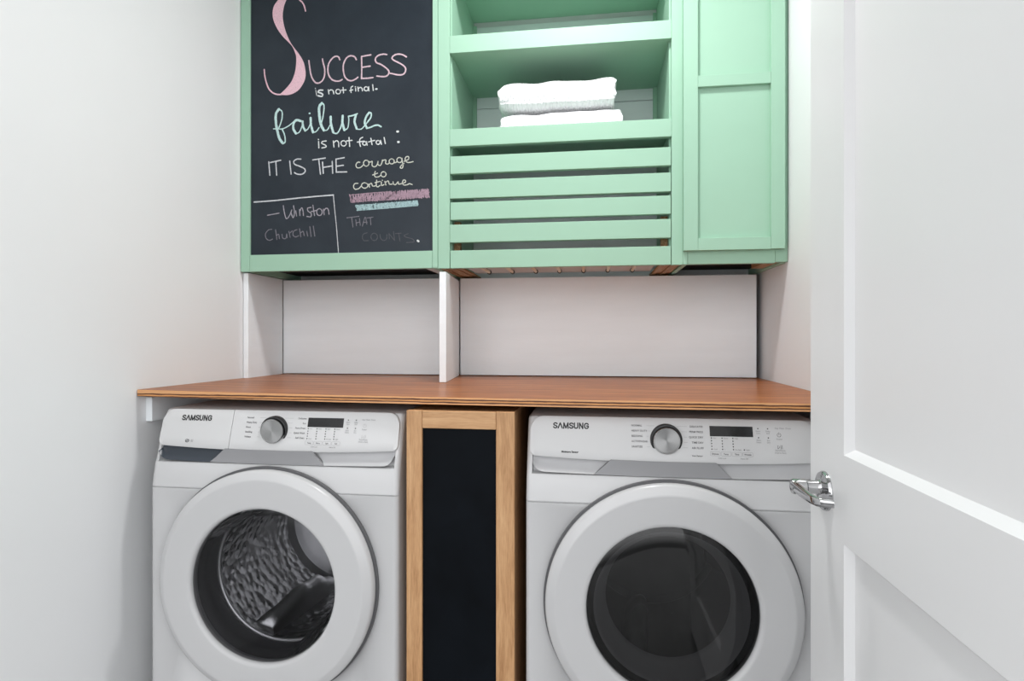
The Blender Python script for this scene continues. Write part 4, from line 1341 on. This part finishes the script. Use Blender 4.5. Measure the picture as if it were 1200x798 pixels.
# --- right cabinet with a two-panel door
rc = thing('door_cabinet', (0.449, CF + 0.19, ZB), 'mint green wall cabinet with a two-panel door next to the right wall', 'cabinet')
k = MB()
k.box(0.2897, 0.3050, CF + 0.021, YB, ZB, ZH)
k.box(0.5935, 0.6090, CF + 0.021, YB, ZB, ZH)
k.box(0.3050, 0.5935, YB - 0.012, YB, ZB + 0.03, ZH)
k.box(0.3050, 0.5935, CF + 0.021, YB - 0.012, ZH - 0.018, ZH)
k.build('carcass', M['green'], rc, bevel=0.001)
boxobj('underside', M['shade_under'], rc, 0.3050, 0.5935, CF + 0.022, YB - 0.012, ZB + 0.024, ZB + 0.04)
k = MB(); k.box(0.555, 0.5932, CF + 0.03, CF + 0.21, ZB + 0.006, ZB + 0.0239); k.build('bottom_edge', M['ply'], rc)
k = MB(); k.box(0.2893, 0.3045, CF, CF + 0.02, ZB, ZH); k.build('stile', M['green'], rc, bevel=0.001)
k = MB(); k.box(0.5735, 0.6100, CF, CF + 0.02, ZB + 0.003, ZH); k.build('stile', M['green'], rc, bevel=0.001)
k = MB(); k.box(0.3050, 0.5730, CF, CF + 0.02, ZB, 1.470); k.build('bottom_rail', M['green'], rc, bevel=0.001)
DF = CF - 0.0200
s = DF / CF
def sx(x): return x * s
dz = lambda z: 1.177 + (z - 1.177) * s
dx0, dx1, px0, px1 = sx(0.2918), sx(0.6035), sx(0.3367), sx(0.5610)
z0, zr, zm0, zm1, zt0, zt1 = dz(1.4524), dz(1.492), dz(1.979), dz(2.0154), ZH - 0.075, ZH - 0.02
door_r = MB(); door_r.box(px0 - 0.004, px1 + 0.004, DF + 0.013, DF + 0.018, z0 + 0.004, zt1 - 0.004)
dr = door_r.build('door', M['green'], rc)
k = MB(); k.box(dx0, px0, DF, DF + 0.0195, z0, zt1); k.build('stile', M['green'], dr, bevel=0.001)
k = MB(); k.box(px1, dx1, DF, DF + 0.0195, z0 + 0.001, zt1); k.build('stile', M['green'], dr, bevel=0.001)
for a, b in ((z0, zr), (zm0, zm1), (zt0, zt1)):
    k = MB(); k.box(px0 + 0.0003, px1 - 0.0003, DF + 0.0003, DF + 0.0195, a, b); k.build('rail', M['green'], dr, bevel=0.001)

# ------------------------------------------------------------------ towels
def towel(z, h, x0, x1, y0, y1, seed, label):
    rn = random.Random(seed)
    k = MB()
    nx, na = 60, 72
    cy, cz, hy_, hz_ = (y0 + y1) / 2, z + h / 2, (y1 - y0) / 2, h / 2
    ph = [rn.uniform(0, 6.28) for _ in range(8)]
    rings = []
    for i in range(nx + 1):
        t = i / nx
        x = x0 + (x1 - x0) * t
        e = min(t, 1 - t) * (x1 - x0)
        end = min(1, e / (0.060 if t < 0.5 else 0.014))
        shrink = 0.45 + 0.55 * math.sqrt(max(0, 1 - (1 - end) ** 2))
        if t > 0.5: shrink = 0.80 + 0.20 * math.sqrt(max(0, 1 - (1 - end) ** 2))
        ring = []
        for j in range(na):
            a = 2 * PI * j / na
            ca, sa = math.cos(a), math.sin(a)
            n = 0.42
            yy = math.copysign(abs(ca) ** n, ca) * hy_
            zz = math.copysign(abs(sa) ** n, sa) * hz_ * (0.55 * shrink + 0.45 if sa < 0 else shrink)
            lump = 0.0016 * math.sin(x * 31 + ph[0] + a) + 0.0010 * math.sin(x * 67 + ph[1] - 2 * a) + 0.001 * math.sin(5 * a + ph[2] + 9 * x)
            if sa > 0: zz += lump + 0.002 * math.sin(9 * (x - x0) + ph[3]) * sa
            # the fold creases along the front
            cre = math.exp(-((zz - 0.10 * hz_) / 0.0035) ** 2) * 0.007 + math.exp(-((zz + 0.52 * hz_) / 0.003) ** 2) * 0.005
            if ca < -0.3: yy += cre
            yy += 0.003 * math.sin(x * 40 + ph[4])
            wz = 0.0008 * math.sin(x * 2 * PI / 0.0095) * math.sin((yy + zz) * 2 * PI / 0.0095)
            zmin = max(cz + zz + wz, z)
            ring.append((x + 0.004 * math.sin(14 * zz / h + ph[5]) * (1 - end), cy + yy + wz, zmin))
        rings.append(ring)
    k.loft(rings)
    o = k.build('folded_towel', M['towel'], origin=((x0 + x1) / 2, cy, z), smooth=60)
    return tag(o, label, 'towel', 'folded towels on the shelf')
towel(1.8666, 0.092, -0.321, 0.100, 2.005, 2.255, 3, 'white waffle towel folded on the shelf, lower of the two')
towel(1.9680, 0.100, -0.325, 0.077, 2.000, 2.250, 11, 'white waffle towel folded on top of another towel')

# ------------------------------------------------------------------ laundry machines
FM = 1.402                                           # front plane of the machines
def panel_y(z):  return 0.0165 + (z - 0.873) * 0.285   # local depth of the tilted control panel
def text_mesh(k, body, size, x, z, place, bold=0.0, align='LEFT', shear=0.0):
    cu = bpy.data.curves.new('txt', 'FONT')
    cu.body = body; cu.size = size; cu.align_x = align; cu.offset = bold; cu.shear = shear
    cu.resolution_u = 2
    ob = bpy.data.objects.new('txt', cu)
    COL.objects.link(ob)
    dg = bpy.context.evaluated_depsgraph_get()
    me = bpy.data.meshes.new_from_object(ob.evaluated_get(dg))
    vs = [k.v(place(x + v.co.x, z + v.co.y)) for v in me.vertices]
    for p in me.polygons:
        k.face([vs[i] for i in p.vertices])
    bpy.data.objects.remove(ob); bpy.data.curves.remove(cu); bpy.data.meshes.remove(me)

GLYPH = {  # bold strokes in a unit box (width, strokes)
 'S': (0.62, [[(0.56, 0.80), (0.45, 0.93), (0.20, 0.93), (0.07, 0.76), (0.16, 0.58), (0.46, 0.42), (0.56, 0.24), (0.43, 0.07), (0.18, 0.07), (0.05, 0.22)]]),
 'A': (0.74, [[(0.06, 0.02), (0.36, 0.97)], [(0.36, 0.97), (0.68, 0.02)]]),
 'M': (0.86, [[(0.10, 0.0), (0.12, 0.98)], [(0.12, 0.98), (0.42, 0.05)], [(0.42, 0.05), (0.72, 0.98)], [(0.72, 0.98), (0.75, 0.0)]]),
 'U': (0.70, [[(0.10, 1.0), (0.10, 0.30), (0.20, 0.08), (0.34, 0.05), (0.48, 0.08), (0.58, 0.30), (0.58, 1.0)]]),
 'N': (0.72, [[(0.10, 0.0), (0.10, 1.0)], [(0.12, 0.98), (0.56, 0.02)], [(0.58, 0.0), (0.58, 1.0)]]),
 'G': (0.70, [[(0.60, 0.78), (0.48, 0.93), (0.22, 0.93), (0.09, 0.72), (0.09, 0.28), (0.22, 0.07), (0.48, 0.07), (0.60, 0.25), (0.60, 0.48), (0.38, 0.48)]])}

def machine(kind, cx, label):
    root = thing(kind, (cx, FM, 0), label, 'washer' if kind == 'washing_machine' else 'dryer')
    P = lambda x, y, z: (cx + x, FM + y, z)
    W = 0.343; r = 0.013
    REC = (0.032, 0.8435)
    # -- body: side profile lofted across the width, front edges rounded
    prof = [(0.02, 0.02), (0.0, 0.05), (0.0, 0.7730), (0.0045, 0.7738), (0.0045, 0.7762), (0.0002, 0.7770), (0.004, 0.800), (0.0105, 0.836), (0.0130, 0.8400), REC, (0.036, 0.885), (0.046, 0.955), (0.058, 0.974), (0.072, 0.978)]
    back = [(0.765, 0.978), (0.78, 0.965), (0.78, 0.02)]
    xs = [-W + r * (1 - math.cos(R(a))) for a in (0, 18, 36, 54, 72, 90)]
    xs = xs + [-x for x in reversed(xs)]
    i_ = prof.index(REC)
    xs = sorted(xs + [-0.3282, -0.3290, 0.3282, 0.3290])
    rings = []
    for x in xs:
        prof[i_] = (0.032, 0.8435) if abs(x) < 0.3286 else (0.0150, 0.8450)
        prof[i_ + 1] = (0.036, 0.885) if abs(x) < 0.3286 else (0.0255, 0.885)
        d = max(0, abs(x) - (W - r)); ins = r - math.sqrt(max(0, r * r - d * d))
        rings.append([P(x, y + ins, z - (ins * 0.7 if z > 0.95 else 0)) for y, z in prof] + [P(x, y, z - (ins * 0.7 if z > 0.95 else 0)) for y, z in back])
    k = MB(); k.loft(rings)
    body = k.build('cabinet_body', M['white'], root, smooth=28)
    c = MB(); c.lathe(P(-0.002, -0.1, 0.543), [(0.205, 0), (0.205, 0.75)], 96, True, True)
    cut = c.build('cut', M['white'], root)
    bo = body.modifiers.new('hole', 'BOOLEAN'); bo.object = cut; bo.operation = 'DIFFERENCE'; bo.solver = 'EXACT'
    dg = bpy.context.evaluated_depsgraph_get()
    me = bpy.data.meshes.new_from_object(body.evaluated_get(dg))
    body.modifiers.clear(); body.data = me
    bpy.data.objects.remove(cut)
    for i in (-1, 1):
        for yy in (0.07, 0.71):
            f = MB(); f.tube([P(i * 0.28, yy, 0.0), P(i * 0.28, yy, 0.012), P(i * 0.28, yy, 0.022)], [0.025, 0.025, 0.018], 20)
            f.build('foot', M['black'], root)
    # -- recessed band: grey middle, finger pockets at both ends
    def zlo(x):
        z = 0.8415 + 0.004 * (x / 0.3) ** 2
        e = abs(x) - 0.299
        return z + (0.030 - math.sqrt(max(0, 0.030 ** 2 - e * e)) if e > 0 else 0)
    def zhi(x): return 0.8738 + 0.0075 * (x / 0.3) ** 2 + 0.0
    def strip(name, xa, xb, xa2, xb2, ylo, yhi, m, n=24):
        """between the band's lower and upper edge; xa..xb below, xa2..xb2 above"""
        q = MB(); lo = []; mid_ = []; hi = []
        for i in range(n + 1):
            t = i / n
            x1_ = xa + (xb - xa) * t; x2_ = xa2 + (xb2 - xa2) * t
            lo.append(P(x1_, ylo, zlo(x1_)))
            xm = x1_ * 0.6 + x2_ * 0.4
            mid_.append(P(xm, ylo + (yhi - ylo) * 0.75, zlo(x1_) * 0.6 + zhi(x2_) * 0.4))
            hi.append(P(x2_, yhi, zhi(x2_) + 0.003))
        rows = [lo, mid_, hi, [(p[0], p[1] + 0.006, p[2]) for p in hi], [(p[0], p[1] + 0.006, p[2]) for p in mid_], [(p[0], p[1] + 0.006, p[2]) for p in lo]]
        cols = [[row[i] for row in rows] for i in range(n + 1)]
        q.loft(cols)
        return q.build(name, m, root, smooth=50)
    strip('grey_band', -0.178, 0.142, -0.138, 0.106, 0.0108, 0.0150, M['band_grey'])
    pk = M['pocket_dark'] if kind == 'washing_machine' else M['pocket_grey']
    strip('handle_pocket', -0.3278, -0.1785, -0.3278, -0.1385, 0.0112, 0.033, pk)
    strip('handle_pocket', 0.1425, 0.3278, 0.1065, 0.3278, 0.0112, 0.033, M['pocket_grey'])
    # -- control panel face (for the washer the detergent drawer front is its own part)
    HW = 0.335
    def ztop(x):
        e = abs(x) - (HW - 0.032)
        return 0.977 - (0.032 - math.sqrt(max(0, 0.032 ** 2 - e * e)) if e > 0 else 0)
    def zbot(x):
        e = abs(x) - (HW - 0.012)
        return 0.8735 + 0.0075 * (x / 0.3) ** 2 + (0.012 - math.sqrt(max(0, 0.012 ** 2 - e * e)) if e > 0 else 0)
    def face_part(name, xa, xb, m):
        q = MB()
        xs_ = set([xa, xb])
        for i in range(41):
            x = -HW + 2 * HW * i / 40
            if xa < x < xb: xs_.add(x)
        for s_ in (-1, 1):
            for i in range(9):
                for rr in (0.032, 0.012):
                    x = s_ * (HW - rr + rr * math.sin(R(90 * i / 8)))
                    if xa < x < xb: xs_.add(x)
        xs_ = sorted(xs_)
        cols = []
        for x in xs_:
            zb, zt_ = zbot(x), ztop(x)
            col = []
            for f in (0.0, 0.04, 0.25, 0.5, 0.75, 0.96, 1.0):
                z = zb + (zt_ - zb) * f
                lip = 0.0022 if f in (0.0, 1.0) else 0
                col.append(P(x, panel_y(z) + lip, z))
            for f in (1.0, 0.0):
                z = zb + (zt_ - zb) * f
                col.append(P(x, panel_y(z) + 0.0165, z))
            cols.append(col)
        q.loft(cols)
        return q.build(name, m, root, smooth=35, bevel=0)
    if kind == 'washing_machine':
        drawer = face_part('detergent_drawer', -HW, -0.1300, M['panel_white'])
        panel = face_part('control_panel', -0.1286, HW, M['panel_white'])
    else:
        panel = face_part('control_panel', -HW, HW, M['panel_white'])
        drawer = panel
    on = lambda u, v: P(u, panel_y(v) - 0.0005, v)
    # maker's name in bold capitals
    k = MB(); x = -0.2785; hgt = 0.0128
    for ch in 'SAMSUNG':
        w_, st = GLYPH[ch]
        for pl in st:
            pts_ = [Vector((x + a_ * hgt * 1.30, 0.9485 + b_ * hgt)) for a_, b_ in pl]
            if ch in 'SUG': pts_ = smooth_line([tuple(p_) for p_ in pts_], 4)
            ribbon(k, pts_, 0.0031, on, 0)
        x += (w_ + 0.05) * hgt * 1.30
    k.build('brand_lettering', M['logo'], drawer, smooth=0, fix=False)
    # the dial
    dz_ = 0.9265; dy_ = panel_y(dz_)
    q = MB(); q.lathe(P(-0.0065, dy_, dz_), [(0.001, 0.012), (0.0378, 0.012), (0.0378, -0.003), (0.0368, -0.0055), (0.0335, -0.006), (0.0325, -0.003)], 64, False, True)
    dial = q.build('dial', M['black'], root, smooth=40)
    q = MB(); q.lathe(P(-0.0065, dy_, dz_), [(0.0318, -0.002), (0.0318, -0.014), (0.0305, -0.0155), (0.029, -0.0155), (0.0285, -0.0148), (0.0008, -0.0142)], 64, True, True)
    tag(q.build('dial_cap', M['brushed'], dial, smooth=30), 'brushed metal cap')
    # display
    q = MB()
    xa = 0.085 if kind == 'washing_machine' else 0.0955
    a_, b_ = on(xa, 0.9375), on(xa + 0.0985, 0.961)
    q.prism([on(xa, 0.9375), on(xa + 0.0985, 0.9375), on(xa + 0.0985, 0.961), on(xa, 0.961)], (0, 0.004, 0))
    q.build('display', M['display'], panel)
    # printed legends
    tm = lambda kk, s_, size, x_, z_, bold=0.00012, al='LEFT': text_mesh(kk, s_, size, x_, z_, on, bold, al)
    k = MB(); kp = MB()
    if kind == 'washing_machine':
        left = ['Normal', 'Heavy Duty', 'Rinse', 'Bedding', 'Whites']; right = ['Delicates', 'Eco', 'Perm Press', 'Quick Wash', 'Self Clean']
        cols4 = ['Temp', 'Rinse', 'Spin', 'Soil']
    else:
        left = ['NORMAL', 'HEAVY DUTY', 'BEDDING', 'ACTIVEWEAR', 'SANITIZE']; right = ['DELICATES', 'PERM PRESS', 'QUICK DRY', 'TIME DRY', 'AIR FLUFF']
        cols4 = ['Dryness', 'Temp', 'Time', 'Wrinkle']
    for i in range(5):
        z = 0.9565 - 0.0122 * i
        tm(k, left[i], 0.0062, -0.0885, z)
        tm(k, right[i], 0.0062, 0.080, z, al='RIGHT')
        dxl = math.sqrt(max(0.0, 0.042 ** 2 - (z + 0.002 - dz_) ** 2))
        for xs0, xs1 in ((-0.052, -0.0065 - dxl), (-0.0065 + dxl, 0.043)):
            if xs1 > xs0 + 0.002:
                ribbon(kp, [Vector((xs0, z + 0.002)), Vector((xs1, z + 0.002))], 0.0006, on, 0)
    lx0 = xa + 0.003
    for cidx in range(4):
        x = lx0 + 0.0245 * cidx
        for i in range(5):
            if kind == 'dryer' and cidx == 3 and i < 4: continue
            z = 0.9335 - 0.0063 * i
            q = MB()
            q.lathe(on(x, z), [(0.0014, 0.001), (0.0014, -0.0003), (0.0009, -0.0006)], 10, True, True)
            q.build('indicator_light', M['logo'], panel)
        if not (kind == 'dryer' and cidx == 3): tm(kp, ['Hot', 'Extra', 'High', 'Heavy'][cidx], 0.0042, x + 0.004, 0.932)
        tm(kp, ['Cold', '1', 'No Spin', 'Light'][cidx], 0.0042, x + 0.004, 0.9068)
        # rounded key outlines
        x0_, x1_, zc0, zc1 = x - 0.004, x + 0.0185, 0.8935, 0.9025
        rr = 0.0018
        loop = []
        for (ox, oz, a0) in ((x1_ - rr, zc1 - rr, 0), (x0_ + rr, zc1 - rr, 90), (x0_ + rr, zc0 + rr, 180), (x1_ - rr, zc0 + rr, 270)):
            for j in range(5):
                aa = R(a0 + 90 * j / 4)
                loop.append(Vector((ox + rr * math.cos(aa), oz + rr * math.sin(aa))))
        loop.append(loop[0].copy())
        ribbon(kp, loop, 0.00055, on, 0)
        tm(k, cols4[cidx], 0.0048, (x0_ + x1_) / 2, 0.8962, al='CENTER')
    tm(kp, 'Child Lock', 0.0042, lx0 + 0.022, 0.887, al='CENTER')
    tm(kp, 'Alarm Off', 0.0042, lx0 + 0.072, 0.887, al='CENTER')
    ex = xa + 0.0985
    for a_, b_, t1, t2 in ((0.012, 0.9570, 'Smart', 'Care'), (0.034, 0.9570, 'Delay', 'End'), (0.012, 0.9365, 'Extra', 'Steam'), (0.034, 0.9365, 'Eco', 'Dry')):
        q = MB(); q.lathe(on(ex + a_, b_), [(0.0014, 0.001), (0.0014, -0.0003), (0.0009, -0.0006)], 10, True, True)
        q.build('indicator_light', M['logo'], panel)
        tm(kp, t1, 0.0045, ex + a_, b_ - 0.0072, al='CENTER'); tm(kp, t2, 0.0045, ex + a_, b_ - 0.0120, al='CENTER')
    tm(kp, 'Stay Clean  Drum', 0.0050, ex + 0.050, 0.957)
    px_ = ex + 0.0585
    ring_ = [Vector((px_ + 0.0042 * math.cos(R(a)), 0.9435 + 0.0042 * math.sin(R(a)))) for a in range(120, 421, 20)]
    icon = k if kind == 'dryer' else kp
    ribbon(icon, ring_, 0.0009 if kind == 'dryer' else 0.0005, on, 0)
    ribbon(icon, [Vector((px_, 0.9435)), Vector((px_, 0.9492))], 0.0009 if kind == 'dryer' else 0.0005, on, 0)
    tm(kp, 'Power', 0.0050, px_, 0.9325, al='CENTER')
    zi = 0.9165; wpen = 0.0010 if kind == 'dryer' else 0.0006
    tri = [Vector((px_ - 0.005, zi - 0.004)), Vector((px_ - 0.005, zi + 0.004)), Vector((px_ - 0.0002, zi)), Vector((px_ - 0.005, zi - 0.004))]
    ribbon(icon, tri, wpen, on, 0)
    for o_ in (0.002, 0.005):
        ribbon(icon, [Vector((px_ + o_, zi - 0.004)), Vector((px_ + o_, zi + 0.004))], wpen, on, 0)
    tm(kp, 'Start/Pause', 0.0050, px_, 0.9075, al='CENTER'); tm(kp, '(Hold to Start)', 0.0042, px_, 0.9022, al='CENTER')
    build_marks(k, 0.010, 'printed_legend', M['print'], panel, smooth=0, fix=False)
    build_marks(kp, 0.010, 'printed_legend', M['print_pale'], panel, smooth=0, fix=False)
    k = MB()
    if kind == 'dryer':
        tm(k, 'Moisture Sensor', 0.0062, -0.2575, 0.8915, 0.0003)
        tm(k, 'Vent Sensor', 0.0050, 0.052, 0.8905, 0.0001)
    else:
        loop = [Vector((-0.2520 + 0.0052 * math.cos(R(a)), 0.8955 + 0.0036 * math.sin(R(a)))) for a in range(0, 361, 20)]
        ribbon(k, loop, 0.0016, on, 0)
        ribbon(k, [Vector((-0.2560, 0.8938)), Vector((-0.2480, 0.8972))], 0.0018, on, 0)
        for j in range(3):
            ribbon(k, [Vector((-0.2405 + 0.0022 * j, 0.8925)), Vector((-0.2395 + 0.0022 * j, 0.8985))], 0.0006, on, 0)
    build_marks(k, 0.012, 'badge', M['logo'] if kind == 'dryer' else M['gap_grey'], drawer, smooth=0, fix=False)
    # -- porthole door
    C = P(-0.002, 0, 0.543)
    q = MB(); q.lathe(C, [(0.203, -0.0005), (0.2970, -0.0005), (0.2970, -0.010), (0.203, -0.010)], 128)
    # closed ring
    rim = q
    n_ = 128
    vs = list(rim.bm.verts)
    for i in range(n_):
        j = (i + 1) % n_
        rim.face([vs[3 * n_ + i], vs[3 * n_ + j], vs[j], vs[i]])
    pd = rim.build('porthole_door', M['gap_grey'], root, smooth=40)
    q = MB()
    pr = [(0.1955, -0.0105), (0.291, -0.0105), (0.2915, -0.026), (0.2890, -0.0305), (0.2860, -0.0325), (0.2720, -0.0398), (0.2690, -0.0408), (0.2650, -0.0410), (0.235, -0.0402), (0.206, -0.0408), (0.2005, -0.0402), (0.1965, -0.0375), (0.1945, -0.033), (0.1935, -0.018)]
    vs = q.lathe(C, pr, 128)
    for i in range(128):
        j = (i + 1) % 128
        q.face([vs[-1][i], vs[-1][j], vs[0][j], vs[0][i]])
    tag(q.build('door_ring', M['ring_white'], pd, smooth=45), 'white door ring')
    clear = kind == 'washing_machine'
    q = MB()
    if clear:
        q.lathe(C, [(0.1932, -0.030), (0.190, -0.031), (0.15, -0.0325), (0.10, -0.0335), (0.05, -0.034), (0.0005, -0.034)], 96)
        q.build('door_glass', M['glass_clear'], pd, smooth=45)
        q = MB(); q.lathe(C, [(0.190, -0.026), (0.184, 0.010), (0.176, 0.055), (0.164, 0.088), (0.150, 0.098), (0.10, 0.100), (0.0005, 0.100)], 96)
    else:
        q.lathe(C, [(0.1932, -0.030), (0.190, -0.031), (0.15, -0.034), (0.10, -0.036), (0.05, -0.037), (0.0005, -0.037)], 96)
    q.build(*(('glass_bowl', M['glass_bowl']) if clear else ('door_glass', M['glass_dark'])), pd, smooth=45)
    if not clear:
        q = MB(); q.lathe(C, [(0.178, -0.016), (0.170, -0.012), (0.160, 0.03), (0.152, 0.034), (0.148, 0.05)], 96)
        q.build('inner_rim', M['pocket_grey'], pd, smooth=60)
    # -- inside
    q = MB(); q.lathe(C, [(0.2045, 0.0), (0.196, 0.004), (0.193, 0.030), (0.198, 0.045), (0.193, 0.058), (0.195, 0.068), (0.2045, 0.07)], 96)
    gk = q.build('gasket', M['rubber'], root, smooth=60)
    if clear:
        q = MB(); q.lathe(C, [(0.1945, 0.0705), (0.1885, 0.071), (0.1870, 0.074), (0.1885, 0.078), (0.194, 0.080)], 96)
        tag(q.build('gasket_clamp', M['steel'], gk, smooth=60), 'thin bright steel ring')
    q = MB(); q.lathe(C, [(0.199, 0.085), (0.2035, 0.10), (0.2035, 0.42), (0.200, 0.45)], 96)
    dm = q.build('drum', M['drum'] if clear else M['gap_grey'], root, smooth=60)
    q = MB(); q.lathe(C, [(0.200, 0.451), (0.185, 0.470), (0.150, 0.462), (0.120, 0.475), (0.07, 0.468), (0.0005, 0.455)], 96)
    bp = q.build('back_plate', M['steel'] if clear else M['gap_grey'], dm, smooth=60)
    for j in range(3):
        a0 = R(12 + 120 * j)
        q = MB(); ring2 = []
        for t in range(13):
            yy = 0.105 + 0.33 * t / 12
            hh = 0.075 * math.sin(PI * (0.12 + 0.76 * t / 12)) + 0.006 * math.sin(t * 1.6)
            ww = 0.036
            tw = a0 + 0.18 * (t / 12 - 0.5)
            er = Vector((math.cos(tw), 0, math.sin(tw))); et = Vector((-math.sin(tw), 0, math.cos(tw)))
            c0 = Vector(C) + Vector((0, yy, 0))
            ring2.append([c0 + er * (0.2038 - hh * f_) + et * (ww * g_) for f_, g_ in ((0, -1), (0.5, -0.8), (0.85, -0.5), (1, -0.15), (1, 0.15), (0.85, 0.5), (0.5, 0.8), (0, 1))])
        q.loft(ring2)
        q.build('drum_paddle', M['steel'] if clear else M['gap_grey'], dm, smooth=60)
    return root
machine('washing_machine', -0.8271, 'white front-loading washing machine with clear porthole by the left wall')
machine('dryer', 0.1820, 'white dryer with dark tinted porthole, its right edge behind the open door')

# ------------------------------------------------------------------ narrow cabinet between the machines
NX0, NX1, NF, NZ = -0.4640, -0.1895, 1.410, 0.9895
nc = thing('narrow_cabinet', ((NX0 + NX1) / 2, NF + 0.3, 0), 'tall narrow oak-framed cabinet with black panel between the washer and dryer', 'cabinet')
k = MB()
k.box(NX0 + 0.002, NX0 + 0.020, NF + 0.0205, NF + 0.62, 0, NZ - 0.003)
k.box(NX1 - 0.020, NX1 - 0.002, NF + 0.0205, NF + 0.62, 0, NZ - 0.003)
k.box(NX0 + 0.020, NX1 - 0.020, NF + 0.0205, NF + 0.62, NZ - 0.021, NZ - 0.003)
k.box(NX0 + 0.020, NX1 - 0.020, NF + 0.60, NF + 0.62, 0, NZ - 0.021)
k.build('carcass', M['oak'], nc, bevel=0.001)
SWL, SWR, RH = 0.0405, 0.0460, 0.0440
k = MB(); k.box(NX0, NX0 + SWL, NF, NF + 0.020, 0.06, NZ); k.build('stile', M['oak'], nc, bevel=0.0015)
k = MB(); k.box(NX1 - SWR, NX1, NF, NF + 0.020, 0.06, NZ); k.build('stile', M['oak'], nc, bevel=0.0015)
k = MB(); k.box(NX0 + SWL + 0.0004, NX1 - SWR - 0.0004, NF + 0.0004, NF + 0.020, NZ - RH, NZ - 0.0005); k.build('rail', M['oak_rail'], nc, bevel=0.0015)
k = MB(); k.box(NX0 + SWL + 0.0004, NX1 - SWR - 0.0004, NF + 0.0004, NF + 0.020, 0.06, 0.06 + RH); k.build('rail', M['oak_rail'], nc, bevel=0.0015)
k = MB(); k.box(NX0 + SWL - 0.005, NX1 - SWR + 0.005, NF + 0.008, NF + 0.014, 0.06 + RH - 0.005, NZ - RH + 0.005)
tag(k.build('black_panel', M['black_panel'], nc), 'matte black inset panel')
